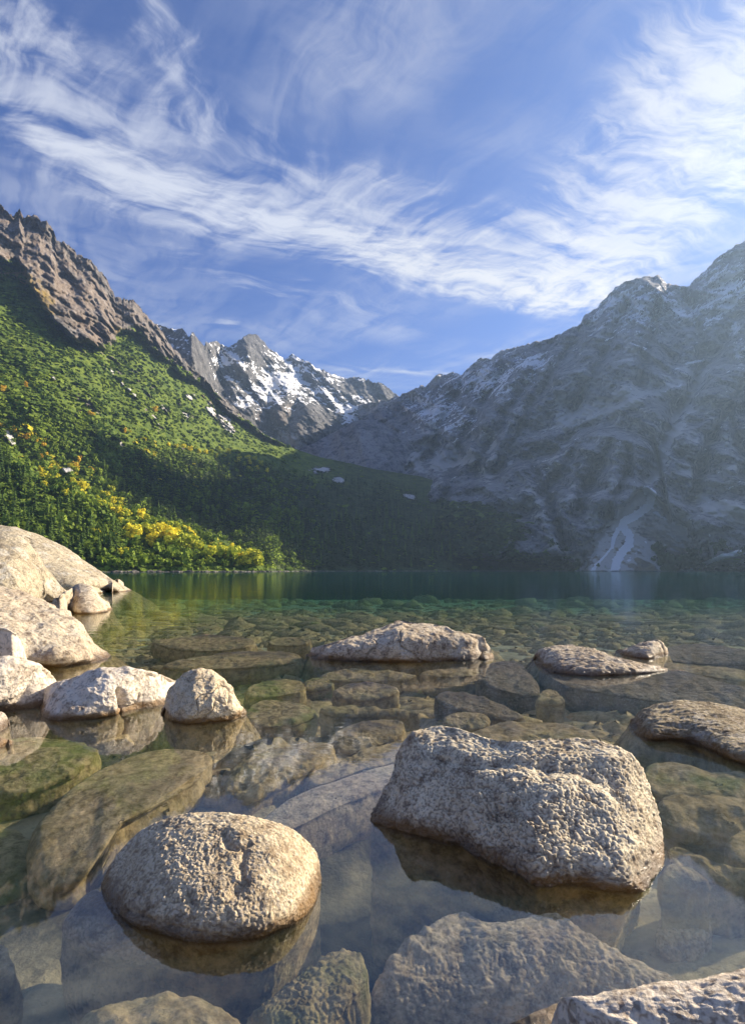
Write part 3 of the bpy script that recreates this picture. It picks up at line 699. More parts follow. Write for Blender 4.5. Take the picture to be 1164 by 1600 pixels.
    if ridge: V = ridge(V, N)
    org = np.array([pc[0], pc[1], 0.0]); 
    me_o = add_mesh(name, V - org, [Fq, tri], mat, attrs={'pit_shade': pit_shade})
    me_o.location = org
    tag(me_o, label, cat, group)
    return me_o
def hash_s(s):
    h = 7
    for ch in s: h = (h * 31 + ord(ch)) % 1000003
    return h

# the two big foreground boulders
def a_ridge(V, N):
    # a shallow crease running across the upper face and down the middle
    X, Y, Z = V[:, 0], V[:, 1], V[:, 2]
    px = CX + F * X / Y; py = HY - (Z - CH) / Y * F
    m = pline(px, py, [(690, 1188), (750, 1196), (820, 1192), (870, 1204), (905, 1202), (950, 1225), (985, 1270)], (7, 12))
    m2 = pline(px, py, [(850, 1200), (838, 1235), (800, 1262), (760, 1290)], (14, 20))
    b = blob(px, py, [(880, 1240, 60, 30, 15), (700, 1175, 50, 22, 10), (940, 1190, 50, 18)])
    return V + N * ((-0.022 * m - 0.020 * m2) * (1 + 1.2 * fbm(V, .12, 3, .6)) + 0.022 * b)[:, None]
rock('boulder', 'big coarse grey brown boulder, the largest in the foreground, right of centre',
     [(582, 1282, 0), (589, 1256, .06), (610, 1214, .19), (617, 1183, .28), (638, 1149, .42), (664, 1138, .45), (695, 1136, .46), (731, 1144, .45), (768, 1154, .44), (819, 1157, .45), (871, 1153, .46), (923, 1156, .45), (954, 1165, .43), (985, 1180, .39), (1004, 1204, .31), (1017, 1240, .20), (1030, 1282, .10), (1037, 1328, .02), (1037, 1349, 0), (1022, 1375, 0), (1006, 1394, 0), (975, 1393, 0), (939, 1387, 0), (902, 1380, 0), (851, 1380, 0), (835, 1378, 0), (793, 1357, 0), (742, 1336, 0), (716, 1320, 0), (664, 1308, 0), (612, 1294, 0)],
     R_grain, gamma=1.25, bulge=0.10, front=-0.22, skirt=0.05, res=(560, 200), disp=[(0.5, 0.03, 'fbm'), (0.16, 0.02, 'ridge'), (0.030, 0.011, 'lump'), (0.6, .012, 'crack'), (0.014, 0.004, 'fbm')], ridge=a_ridge)
def b_ridge(V, N):
    X, Y, Z = V[:, 0], V[:, 1], V[:, 2]
    px = CX + F * X / Y; py = HY - (Z - CH) / Y * F
    m = np.maximum(pline(px, py, [(350, 1300), (356, 1322), (376, 1326), (388, 1318)], (4, 6)), pline(px, py, [(384, 1330), (376, 1350), (384, 1378), (368, 1392)], (6, 9)))
    m = np.maximum(m, pline(px, py, [(296, 1400), (302, 1418)], (5, 4)) * .8)
    m = np.maximum(m, pline(px, py, [(200, 1422), (260, 1445), (330, 1462)], (4, 5)) * .5)
    b = blob(px, py, [(372, 1302, 18, 12), (400, 1370, 18, 26, 30), (430, 1340, 26, 22)])
    return V + N * (-0.016 * m * (1 + .6 * fbm(V, .06, 3, .6)) + 0.012 * b)[:, None]
rock('boulder', 'rounded beige boulder with knobbly top, foreground left, half drowned on its left side',
     [(160, 1389, 0), (170, 1358, .05), (196, 1322, .12), (227, 1293, .2), (278, 1273, .26), (330, 1269, .28), (371, 1273, .28), (423, 1283, .26), (464, 1301, .2), (490, 1327, .11), (500, 1358, .04), (497, 1389, 0), (485, 1420, 0), (454, 1445, 0), (412, 1461, 0), (361, 1467, 0), (309, 1469, 0), (258, 1461, 0), (206, 1445, 0), (180, 1420, 0)],
     R_beige, gamma=1.15, bulge=0.22, front=-0.16, zpow=1.0, skirt=0.05, res=(480, 180), disp=[(0.35, 0.02, 'fbm'), (0.10, 0.010, 'fbm'), (0.026, 0.005, 'lump'), (0.05, 0.006, 'ridge'), (0.012, 0.003, 'fbm')], ridge=b_ridge)
rock('boulder', 'pale pinkish boulder cut off by the bottom right corner of the photo',
     [(872, 1566, .26), (890, 1560, .30), (918, 1557, .31), (975, 1546, .33), (1027, 1534, .34), (1079, 1532, .34), (1164, 1515, .36), (1260, 1505, .36), (1330, 1600, .25), (1320, 1760, 0), (1100, 1800, 0), (920, 1760, 0), (866, 1650, .10)],
     R_pink, gamma=1.2, bulge=0.2, front=0.02, skirt=0.2, res=(420, 130), disp=[(0.3, 0.02, 'fbm'), (0.09, 0.010, 'ridge', (1, 2.2, 2.2)), (0.03, 0.0015, 'lump')])
rock('boulder', 'small brown rock wedged against the pale pinkish corner boulder, bottom edge',
     [(795, 1606, 0), (820, 1590, .04), (850, 1576, .07), (874, 1570, .08), (888, 1600, .06), (880, 1640, 0), (820, 1650, 0)],
     R_grey, gamma=1.3, bulge=.2, res=(120, 40), disp=[(.1, .01, 'fbm')], cat='rock')
# middle distance
rock('boulder', 'long flat-topped white boulder with shaded brown front, alone in the middle of the water',
     [(485, 1022, 0), (492, 1012, .14), (523, 1001, .26), (558, 992, .34), (600, 979, .46), (624, 969, .55), (644, 972, .54), (687, 977, .5), (712, 986, .44), (747, 992, .36), (758, 1001, .26), (761, 1012, .13), (750, 1028, 0), (730, 1031, 0), (644, 1034, 0), (579, 1034, 0), (515, 1031, 0), (489, 1028, 0)],
     R_grey, gamma=4.2, bulge=0.08, front=-0.25, skirt=.8, bed=-0.8, res=(320, 80), disp=[(1.2, 0.07, 'fbm'), (0.4, 0.05, 'ridge'), (0.12, 0.02, 'fbm'), (.5, .04, 'crack'), (.05, .008, 'fbm')])
rock('rock', 'small rusty rock touching the right end of the long flat-topped white boulder',
     [(745, 1026, 0), (750, 1016, .09), (760, 1009, .14), (768, 1017, .1), (769, 1028, 0), (757, 1031, 0)],
     R_slab, gamma=1.5, bulge=.2, skirt=.2, res=(80, 24), disp=[(.2, .03, 'fbm')], cat='rock')
rock('boulder', 'tilted pinkish slab rising from the water to the right of the flat-topped white boulder',
     [(834, 1029, 0), (841, 1015, .16), (863, 1008, .24), (894, 1008, .26), (925, 1015, .24), (956, 1026, .18), (992, 1035, .11), (1031, 1043, .02), (1040, 1048, 0), (1000, 1052, 0), (937, 1055, 0), (875, 1052, 0), (844, 1039, 0)],
     R_grey, gamma=1.5, bulge=0.2, front=0.15, skirt=.5, bed=-.7, res=(280, 70), disp=[(.8, .04, 'fbm'), (0.18, 0.04, 'ridge', (0.5, 1.6, 1)), (.08, .012, 'fbm')])
rock('boulder', 'small pointed pink rock with a split face behind the tilted slab',
     [(962, 1018, 0), (978, 1013, .08), (1000, 1004, .2), (1023, 998, .27), (1036, 1006, .18), (1042, 1021, 0), (1016, 1029, 0), (985, 1026, 0)],
     R_grey, gamma=1.2, bulge=.15, skirt=.3, res=(140, 40), disp=[(.5, .05, 'ridge'), (.1, .015, 'fbm')])
rock('boulder', 'low dark slab with pale lichen streaks at the right edge above the big boulder',
     [(985, 1130, 0), (1000, 1112, .12), (1037, 1099, .2), (1074, 1094, .23), (1112, 1098, .22), (1164, 1110, .17), (1230, 1135, .08), (1235, 1200, 0), (1164, 1192, 0), (1125, 1178, 0), (1090, 1163, 0), (1050, 1155, 0), (1018, 1155, 0), (993, 1145, 0)],
     R_slab, gamma=1.5, bulge=.12, front=-.1, skirt=.4, res=(300, 80), disp=[(.6, .03, 'fbm'), (0.09, 0.022, 'ridge', (0.35, 1.2, 1.6)), (.04, .006, 'fbm')])
rock('boulder', 'rounded cone-shaped white rock left of centre beside the notched boulder',
     [(256, 1110, 0), (263, 1085, .2), (279, 1062, .34), (295, 1051, .42), (315, 1048, .44), (340, 1054, .4), (356, 1070, .31), (371, 1095, .15), (384, 1116, 0), (360, 1124, 0), (325, 1128, 0), (290, 1130, 0), (264, 1124, 0)],
     R_beige, gamma=1.3, bulge=.4, front=.02, skirt=.25, res=(240, 90), disp=[(.5, .05, 'fbm'), (.2, .04, 'ridge'), (.3, .02, 'crack'), (.07, .010, 'fbm')])
def g_ridge(V, N):
    X, Y, Z = V[:, 0], V[:, 1], V[:, 2]
    px = CX + F * X / Y; py = HY - (Z - CH) / Y * F
    m = pline(px, py, [(186, 1078), (193, 1090), (199, 1112)], (4, 9))
    return V + N * (-0.10 * m)[:, None]
rock('boulder', 'long notched boulder with a dark cleft, left of the cone-shaped white rock',
     [(64, 1098, 0), (65, 1082, .12), (80, 1070, .22), (110, 1060, .3), (150, 1047, .4), (190, 1044, .42), (220, 1046, .4), (250, 1054, .3), (275, 1064, .16), (276, 1072, .06), (258, 1084, 0), (222, 1099, 0), (190, 1113, 0), (165, 1119, 0), (125, 1124, 0), (90, 1124, 0), (69, 1120, 0)],
     R_pink, gamma=1.7, bulge=.22, front=-.04, skirt=.3, res=(320, 90), disp=[(.6, .06, 'fbm'), (.22, .035, 'ridge'), (.07, .012, 'fbm')], ridge=g_ridge)
# left bank
rock('boulder', 'very large pale boulder farthest back on the left bank, spruces above it',
     [(-150, 860, 36), (-90, 825, 40), (0, 820, 41), (30, 826, 41), (55, 835, 41), (80, 845, 41), (110, 862, 40.5), (135, 879, 40), (160, 895, 39.5), (175, 908, 38), (178, 919, 37), (170, 924, 0), (150, 927, 0), (75, 928, 0), (0, 929, 0), (-150, 929, 0)],
     R_pale, gamma=1.8, bulge=.35, front=.2, skirt=4, bed=-2, res=(300, 90), disp=[(6, .35, 'fbm'), (2.5, .2, 'ridge'), (2.2, .14, 'crack'), (.8, .05, 'fbm')])
rock('boulder', 'pale rounded boulder at the left edge in front of the very large one',
     [(-120, 870, 22), (-60, 840, 25), (0, 831, 26), (25, 836, 26), (45, 847, 26), (60, 868, 26), (72, 898, 25.5), (75, 926, 25), (68, 941, 0), (40, 944, 0), (0, 946, 0), (-120, 948, 0)],
     R_pale, gamma=1.8, bulge=.35, front=.2, skirt=3, bed=-2, res=(240, 80), disp=[(4, .25, 'fbm'), (1.6, .16, 'ridge'), (.5, .04, 'fbm')])
rock('boulder', 'bulky speckled boulder on the left bank, touching the left edge of the photo',
     [(-140, 970, 8), (-60, 915, 9.8), (0, 917, 10.2), (30, 925, 10.2), (55, 936, 10.1), (90, 949, 9.9), (115, 967, 9.6), (135, 990, 9.3), (147, 1013, 9.0), (152, 1030, 8.9), (126, 1038, 0), (90, 1041, 0), (50, 1041, 0), (0, 1050, 0), (-140, 1070, 0)],
     R_grey, gamma=1.5, bulge=.35, front=.05, skirt=1.0, bed=-.9, res=(320, 110), disp=[(1.6, .10, 'fbm'), (.6, .09, 'ridge'), (.9, .05, 'crack'), (.2, .02, 'fbm'), (.07, .008, 'fbm')])
rock('boulder', 'small peaked boulder in the water beyond the bulky left boulder',
     [(78, 941, .5), (95, 931, .8), (112, 920, 20.6), (125, 913, 20.9), (140, 916, 20.6), (155, 930, 20.2), (175, 951, 0), (165, 956, 0), (140, 959, 0), (120, 958, 0), (100, 953, 0), (84, 946, .1)],
     R_grey, gamma=1.4, bulge=.25, front=.05, skirt=.8, bed=-1.2, res=(180, 60), disp=[(1.3, .14, 'ridge'), (.4, .04, 'fbm')])
rock('rock', 'tiny rock off the right tip of the very large pale boulder',
     [(176, 911, .6), (181, 906, .7), (186, 905, .75), (193, 910, .4), (193, 917, 0), (184, 919, 0), (177, 918, 0)],
     R_grey, gamma=1.4, bulge=.2, skirt=.6, bed=-1.2, res=(70, 24), disp=[(.8, .08, 'fbm')], cat='rock')
rock('boulder', 'small pale rock peeking up at the left edge below the bulky boulder',
     [(-60, 1000, .62), (-20, 982, .75), (4, 981, .76), (20, 987, .72), (31, 1000, .6), (36, 1030, .2), (20, 1050, 0), (-60, 1060, 0)],
     R_pink, gamma=1.4, bulge=.3, skirt=.3, res=(140, 50), disp=[(.5, .05, 'fbm'), (.12, .012, 'fbm')])
rock('boulder', 'brownish rounded boulder at the left edge level with the notched boulder',
     [(-90, 1050, .35), (-40, 1030, .5), (0, 1027, .53), (40, 1029, .5), (62, 1038, .42), (78, 1052, .28), (89, 1065, .14), (80, 1080, 0), (58, 1093, 0), (30, 1102, 0), (0, 1108, 0), (-90, 1125, 0)],
     R_pink, gamma=1.4, bulge=.3, front=.02, skirt=.3, res=(240, 80), disp=[(.6, .05, 'fbm'), (.2, .03, 'ridge'), (.06, .01, 'fbm')])
rock('rock', 'small orange stained rock tip at the left edge, upper of two',
     [(-40, 1125, 0), (-20, 1112, .1), (2, 1112, .11), (12, 1121, .07), (15, 1132, 0), (0, 1143, 0), (-30, 1146, 0)],
     R_pink, gamma=1.3, bulge=.2, skirt=.1, res=(90, 30), disp=[(.1, .012, 'fbm')], cat='rock')
rock('rock', 'small pink rock tip at the left edge, lower of two',
     [(-40, 1165, 0), (-20, 1155, .05), (2, 1153, .06), (16, 1156, .04), (20, 1159, 0), (6, 1166, 0), (-20, 1172, 0)],
     R_pink, gamma=1.3, bulge=.2, skirt=.1, res=(90, 30), disp=[(.1, .012, 'fbm')], cat='rock')

# drowned boulders and stones seen through the water
def sub(label, pts, mat=R_sub, z0=-0.12, z1=-0.28, **k):
    """z0 depth at the crest, z1 depth at the lower front rim"""
    ys = [p[1] for p in pts]; a, b = min(ys), max(ys)
    ol = [(p[0], p[1], (p[2] if len(p) > 2 else z0 + (z1 - z0) * ((p[1] - a) / (b - a)) ** 1.5)) for p in pts]
    kw = dict(gamma=1.3, bulge=.34, front=10.0, under=.30, zpow=1.0, res=(150, 46), disp=[(.5, .055, 'fbm'), (.22, .03, 'ridge'), (.08, .010, 'fbm')], cat='submerged rock'); kw.update(k)
    return rock('submerged_boulder', label, ol, mat, **kw)
sub('large smooth brown boulder under water above the rounded beige boulder', [(50, 1330), (60, 1285), (110, 1235), (170, 1195), (240, 1173), (300, 1172), (330, 1185), (315, 1215), (280, 1245), (240, 1262), (200, 1280), (165, 1325), (140, 1375), (90, 1400), (55, 1380)], z0=-.06, z1=-.32, res=(300, 100), disp=[(.5, .03, 'fbm'), (.12, .012, 'fbm'), (.04, .004, 'fbm')])
sub('broad greenish boulder under water at the left edge below the orange stained tip', [(-120, 1190), (-40, 1165), (40, 1152), (110, 1155), (150, 1170), (140, 1195), (90, 1225), (30, 1250), (-60, 1260), (-120, 1240)], R_moss, z0=-.08, z1=-.3, res=(200, 60))
sub('dark mossy ledge under water at the left edge, left of the rounded beige boulder', [(-120, 1300), (-40, 1290), (30, 1300), (60, 1340), (50, 1390), (0, 1440), (-120, 1450)], R_moss, z0=-.3, z1=-.55, res=(180, 60))
sub('brown stone under water at the left edge near the bottom', [(-60, 1490), (-20, 1478), (15, 1485), (30, 1510), (15, 1550), (-20, 1575), (-70, 1570)], z0=-.15, z1=-.3)
sub('wide brown boulder under water at the bottom edge, left of the speckled mossy one', [(130, 1600), (170, 1575), (230, 1562), (300, 1562), (350, 1578), (385, 1605), (370, 1660), (250, 1690), (150, 1660)], z0=-.10, z1=-.2, res=(200, 60))
sub('speckled mossy green boulder under water at the bottom edge, left of centre', [(385, 1600), (420, 1560), (470, 1520), (515, 1489), (550, 1486), (573, 1512), (568, 1550), (530, 1595), (500, 1640), (420, 1650)], R_moss, z0=-.08, z1=-.22, res=(260, 90), disp=[(.3, .02, 'fbm'), (.035, .012, 'lump')])
sub('large drowned boulder in the bottom centre, pale crest and dark striped front', [(585, 1555), (600, 1520), (640, 1470), (690, 1440), (725, 1428), (750, 1440), (800, 1440), (855, 1430), (890, 1445), (940, 1475), (1000, 1505), (1070, 1535), (1040, 1575), (960, 1600), (860, 1610), (760, 1630), (650, 1620), (600, 1595)], R_blue, z0=-.07, z1=-.35, res=(420, 140), gamma=1.4, bulge=.1, disp=[(.4, .03, 'fbm'), (.12, .018, 'ridge'), (.035, .006, 'lump')])
sub('pale speckled stone under water right of the large drowned boulder', [(1025, 1450), (1045, 1420), (1075, 1410), (1100, 1425), (1110, 1460), (1090, 1495), (1060, 1510), (1030, 1490)], R_blue, z0=-.35, z1=-.5, disp=[(.2, .02, 'fbm'), (.03, .008, 'lump')])
sub('faint grey stone deep under water below the foot of the biggest boulder', [(800, 1390), (850, 1385), (920, 1402), (975, 1425), (988, 1450), (960, 1470), (900, 1460), (840, 1430)], R_blue, z0=-.4, z1=-.5, disp=[(.2, .02, 'fbm'), (.03, .008, 'lump')])
sub('green mossy rock under water right of the biggest boulder, upper one', [(1008, 1205), (1030, 1192), (1070, 1195), (1110, 1208), (1164, 1207), (1230, 1215), (1230, 1260), (1120, 1262), (1050, 1255), (1010, 1235)], R_moss, z0=-.05, z1=-.2, disp=[(.3, .03, 'ridge'), (.1, .015, 'fbm')])
sub('dark ridged rock under water at the right edge below the green mossy one', [(1030, 1260), (1050, 1243), (1090, 1238), (1164, 1240), (1240, 1250), (1240, 1330), (1150, 1335), (1080, 1320), (1035, 1295)], R_slab, z0=-.12, z1=-.4, disp=[(.3, .04, 'ridge'), (.1, .015, 'fbm')])
sub('yellow green weedy slab under water running right from the foot of the biggest boulder', [(1040, 1330), (1060, 1322), (1100, 1340), (1164, 1360), (1200, 1375), (1190, 1400), (1120, 1385), (1060, 1365)], R_moss, z0=-.10, z1=-.25, bulge=.05)
sub('dark stone under water at the right edge at the level of the weedy slab', [(1140, 1320), (1155, 1300), (1180, 1297), (1220, 1310), (1220, 1370), (1170, 1365), (1145, 1345)], R_moss, z0=-.08, z1=-.2)
sub('dark triangular stone under water touching the right foot of the biggest boulder', [(1035, 1372), (1050, 1352), (1080, 1358), (1105, 1378), (1085, 1394), (1055, 1396), (1036, 1390)], R_slab, z0=-.10, z1=-.2)
sub('swirly brown and white boulder under water between the cone rock and the biggest boulder', [(350, 1235), (380, 1190), (440, 1165), (490, 1160), (520, 1170), (500, 1200), (450, 1225), (400, 1250), (365, 1255)], z0=-.05, z1=-.2, disp=[(.3, .05, 'ridge'), (.1, .02, 'fbm')], res=(220, 70))
sub('flat grey slab under water at the left corner of the biggest boulder', [(410, 1285), (450, 1250), (520, 1222), (590, 1200), (640, 1190), (640, 1220), (570, 1245), (500, 1275), (450, 1300), (420, 1300)], R_blue, z0=-.05, z1=-.18, bulge=.04, disp=[(.3, .02, 'fbm'), (.08, .01, 'fbm')], res=(220, 60))
sub('tan slab under water above the flat grey slab', [(480, 1215), (540, 1185), (610, 1160), (650, 1165), (620, 1190), (560, 1205), (500, 1228)], z0=-.06, z1=-.14, bulge=.05)
sub('dark stone under water with white glare, left of the top of the biggest boulder', [(515, 1165), (530, 1142), (570, 1128), (615, 1125), (632, 1135), (620, 1155), (580, 1172), (540, 1178)], R_slab, z0=-.03, z1=-.16, disp=[(.15, .03, 'ridge')])
sub('brown oval stone just under water above the dark glaring stone', [(522, 1082), (540, 1070), (575, 1067), (610, 1072), (622, 1080), (605, 1090), (570, 1096), (535, 1094)], z0=-.02, z1=-.14)
sub('brown wedge shaped slab under water below the right end of the flat white boulder', [(745, 1052), (770, 1036), (805, 1034), (825, 1050), (842, 1080), (830, 1090), (790, 1082), (755, 1070)], R_wet, z0=-.03, z1=-.2, res=(200, 60))
sub('long thin yellow brown ledge under water below the flat white boulder', [(660, 1052), (690, 1045), (730, 1042), (765, 1044), (760, 1052), (720, 1058), (680, 1058)], z0=-.02, z1=-.1, bulge=.05)
sub('slanting brown ledge under water above the top of the biggest boulder', [(682, 1092), (700, 1082), (740, 1086), (780, 1100), (820, 1118), (800, 1130), (750, 1122), (700, 1108)], R_wet, z0=-.04, z1=-.2)
sub('rounded brown stone under water just behind the biggest boulder', [(735, 1150), (770, 1133), (830, 1127), (880, 1132), (925, 1150), (925, 1175), (830, 1180), (750, 1170)], z0=-.04, z1=-.16)
sub('small brown stone under water left of the slanting ledge', [(695, 1128), (705, 1116), (735, 1114), (760, 1124), (755, 1138), (715, 1142)], z0=-.06, z1=-.16)
sub('small pyramid of ochre stone under water right of the wedge shaped slab', [(838, 1095), (850, 1080), (862, 1078), (880, 1092), (878, 1100), (850, 1102)], z0=-.08, z1=-.2)
sub('long brown slab barely under water on the left, nearer of two', [(255, 1041), (280, 1033), (330, 1024), (390, 1017), (440, 1018), (472, 1026), (460, 1036), (410, 1042), (340, 1047), (280, 1048)], z0=-.02, z1=-.16, res=(200, 50))
sub('long brown slab barely under water on the left, farther of two', [(240, 1003), (270, 997), (320, 993), (370, 995), (398, 1002), (385, 1012), (340, 1018), (280, 1016)], z0=-.02, z1=-.2, res=(200, 50))
sub('flat brown stone under water between the far slab and the flat white boulder', [(420, 1002), (440, 996), (475, 997), (485, 1003), (470, 1009), (430, 1009)], z0=-.08, z1=-.2)
sub('long dark slab under water trailing right from the tilted pinkish slab', [(850, 1046), (900, 1045), (960, 1050), (1030, 1045), (1090, 1055), (1164, 1075), (1240, 1090), (1240, 1118), (1140, 1112), (1040, 1100), (950, 1085), (880, 1070)], R_wet, z0=-.015, z1=-.3, res=(300, 70), bulge=.08)
sub('broad brown rock under water right of the small pointed pink rock', [(1030, 1020), (1060, 1008), (1110, 1008), (1164, 1015), (1240, 1022), (1240, 1040), (1140, 1040), (1060, 1036)], R_wet, z0=-.03, z1=-.25, res=(200, 50))
sub('long flat brown rock under water at the right edge above the low dark slab', [(1010, 1040), (1060, 1036), (1100, 1040), (1170, 1050), (1170, 1066), (1100, 1056), (1040, 1048)], z0=-.06, z1=-.2, bulge=.06)
sub('olive boulder under water right of the cone-shaped white rock, upper one', [(385, 1082), (400, 1068), (450, 1062), (475, 1070), (470, 1082), (430, 1090), (395, 1092)], R_moss, z0=-.08, z1=-.2)
sub('olive boulder under water right of the cone-shaped white rock, lower one', [(385, 1120), (400, 1098), (440, 1094), (480, 1104), (490, 1118), (460, 1132), (410, 1138)], R_moss, z0=-.1, z1=-.2)
sub('flat olive stone under water left of the brown oval stone', [(470, 1075), (490, 1060), (515, 1062), (520, 1072), (500, 1080)], R_moss, z0=-.08, z1=-.2)
sub('yellow olive ledge under water at the foot of the flat white boulder', [(500, 1056), (540, 1047), (600, 1048), (650, 1055), (630, 1064), (560, 1066), (515, 1064)], z0=-.08, z1=-.2)
sub('dark low ridge under water left of the slanting ledge', [(505, 1108), (550, 1102), (610, 1106), (650, 1112), (640, 1122), (580, 1122), (520, 1118)], R_slab, z0=-.06, z1=-.16)

sub('pale knobbly shelf under water at the left foot of the rounded beige boulder', [(100, 1450), (118, 1410), (160, 1388), (190, 1420), (250, 1462), (330, 1472), (345, 1490), (280, 1508), (190, 1512), (120, 1490)], R_blue, z0=-.02, z1=-.2, res=(220, 70), disp=[(.2, .02, 'fbm'), (.03, .009, 'lump')])
# ---- many loose stones on the bed, each its own object on a few shared shapes
rng = random.Random(5)
def stone_mesh(i):
    nt, nr = 18, 11
    th = np.linspace(0, 2 * math.pi, nt, endpoint=False); ph = np.linspace(0.02, math.pi - .02, nr)
    T, Ph = np.meshgrid(th, ph)
    v = np.stack([np.sin(Ph) * np.cos(T), np.sin(Ph) * np.sin(T), np.cos(Ph)], -1).reshape(-1, 3)
    v = np.sign(v) * np.abs(v) ** 0.85
    v = v * (1 + 0.32 * fbm(v, 1.1, 3, .5, seed=60 + i))[:, None] * np.array([1, .72, .42])
    me = add_mesh('stone_shape', v, grid_faces(nr, nt, wrap=True), R_sub if i % 3 else R_moss)
    d = me.data; bpy.data.objects.remove(me); return d
shapes = [stone_mesh(i) for i in range(9)]
zones = [((185, 500), (955, 990), 'drowned stone on the lake floor, left half of the view, beyond the flat white boulder'), ((500, 1164), (955, 990), 'drowned stone on the lake floor, right half of the view, beyond the flat white boulder'), ((200, 480), (1000, 1140), 'drowned stone on the lake floor between the cone-shaped rock and the flat white boulder'), ((640, 1164), (1050, 1130), 'drowned stone on the lake floor between the tilted slab and the biggest boulder'), ((480, 690), (1050, 1130), 'drowned stone on the lake floor between the flat white boulder and the biggest one')]
cnt = 0
for zi, ((x0, x1), (y0, y1), lab) in enumerate(zones):
    n = (78, 92, 44, 48, 20)[zi]
    for k in range(n):
        x, y = rng.uniform(x0, x1), y0 + (y1 - y0) * rng.random() ** 0.8
        zb_ = -0.9
        for _ in range(4):
            Y = (CH - zb_) * F / (y - HY); zb_ = bed_z((x - CX) / F * Y, Y)
        Xw = (x - CX) / F * Y
        s = rng.uniform(.14, .34) * (1 + Y * 0.03) if zi < 2 else rng.uniform(.08, .26)
        o = bpy.data.objects.new('submerged_stone', shapes[rng.randrange(9)]); COL.objects.link(o)
        o.location = (Xw, Y, zb_ + s * .12); o.scale = (s * rng.uniform(.9, 1.7), s, s * rng.uniform(.7, 1.1)); o.rotation_euler = (rng.uniform(-.15, .15), rng.uniform(-.15, .15), rng.uniform(-.5, .5))
        tag(o, lab, 'submerged rock', lab.replace('drowned stone', 'drowned stones')); cnt += 1

# smaller stones and gravel on the floor, beyond counting
def pebbles():
    rs = np.random.RandomState(4); n = 5200
    x = rs.uniform(-60, 1240, n); y = np.concatenate([rs.uniform(938, 1010, n // 2), rs.uniform(1010, 1250, n - n // 2)])
    zb_ = np.full(n, -1.0)
    for _ in range(4):
        Y = (CH - zb_) * F / (y - HY); X = (x - CX) / F * Y; zb_ = -depth_at(X, Y)
    s = rs.uniform(.03, .13, n) * (1 + Y * .07) * np.where(rs.uniform(0, 1, n) < .12, 1.8, 1)
    nt, nr = 7, 4
    T, Ph = np.meshgrid(np.linspace(0, 2 * math.pi, nt, endpoint=False), np.linspace(.15, 1.9, nr))
    b = np.stack([np.sin(Ph) * np.cos(T), np.sin(Ph) * np.sin(T), np.cos(Ph)], -1).reshape(-1, 3); m = len(b)
    a = rs.uniform(0, 6.28, n); v = b[None] * (1 + rs.uniform(-.2, .2, (n, m)))[:, :, None] * np.stack([s * rs.uniform(1, 1.8, n), s, s * rs.uniform(.35, .7, n)], 1)[:, None]
    ca, sa = np.cos(a)[:, None], np.sin(a)[:, None]
    V = np.stack([v[:, :, 0] * ca - v[:, :, 1] * sa + X[:, None], v[:, :, 0] * sa + v[:, :, 1] * ca + Y[:, None], v[:, :, 2] + zb_[:, None]], -1)
    Fq = (grid_faces(nr, nt, wrap=True)[None] + (np.arange(n) * m)[:, None, None]).reshape(-1, 4)
    cap = (np.arange(nt)[None] + (np.arange(n) * m)[:, None])
    o = add_mesh('lake_gravel', V.reshape(-1, 3), [Fq, cap], R_sub); tag(o, kind='stuff')
pebbles()

# ------------------------------------------------------------------ vegetation
def leaf_mat(name, a, b_, hi, per_object=True):
    m, t, b, out = mat_new(name)
    p = wpos(t)
    if per_object:
        oi = t.nodes.new('ShaderNodeObjectInfo'); r = E(t, oi.outputs['Random'])
    else: r = attr(t, 'tint')
    n = noise(t, p, 0.45, 3, 0.6)
    f = (r * 0.6 + n * 0.4)
    c = mix(t, f.ss(0.2, 0.8), a, b_)
    c = mix(t, (attr(t, 'leaf') * 1.0).ss(0.55, 1.0) * 0.6, c, hi)
    t.links.new(c.k, b.inputs['Base Color'])
    b.inputs['Roughness'].default_value = 0.75
    tl = t.nodes.new('ShaderNodeBsdfTranslucent'); t.links.new(c.k, tl.inputs['Color'])
    mx = t.nodes.new('ShaderNodeMixShader'); mx.inputs[0].default_value = 0.28
    t.links.new(b.outputs[0], mx.inputs[1]); t.links.new(tl.outputs[0], mx.inputs[2]); t.links.new(mx.outputs[0], out.inputs[0])
    return m
F_spruce = leaf_mat('spruce_needles', (0.052, 0.10, 0.020), (0.135, 0.205, 0.034), (0.17, 0.25, 0.045))
F_green = leaf_mat('green_leaves', (0.12, 0.19, 0.022), (0.24, 0.32, 0.034), (0.30, 0.38, 0.05))
F_yellow = leaf_mat('yellow_leaves', (0.34, 0.40, 0.03), (0.86, 0.74, 0.05), (0.9, 0.82, 0.10))
F_orange = leaf_mat('orange_leaves', (0.55, 0.32, 0.03), (0.78, 0.55, 0.05), (0.85, 0.66, 0.08))
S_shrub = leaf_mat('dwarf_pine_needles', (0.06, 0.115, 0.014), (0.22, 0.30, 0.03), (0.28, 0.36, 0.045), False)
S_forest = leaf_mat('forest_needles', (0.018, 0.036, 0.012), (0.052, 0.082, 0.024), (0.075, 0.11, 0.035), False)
S_autumn = leaf_mat('autumn_bush_leaves', (0.38, 0.36, 0.03), (0.70, 0.60, 0.04), (0.42, 0.46, 0.06), False)
mB, tB, bB, _o = mat_new('bark'); cB = mix(tB, noise(tB, wpos(tB), 2.0, 4, .6), (0.06, 0.045, 0.032), (0.16, 0.13, 0.10)); tB.links.new(cB.k, bB.inputs['Base Color'])

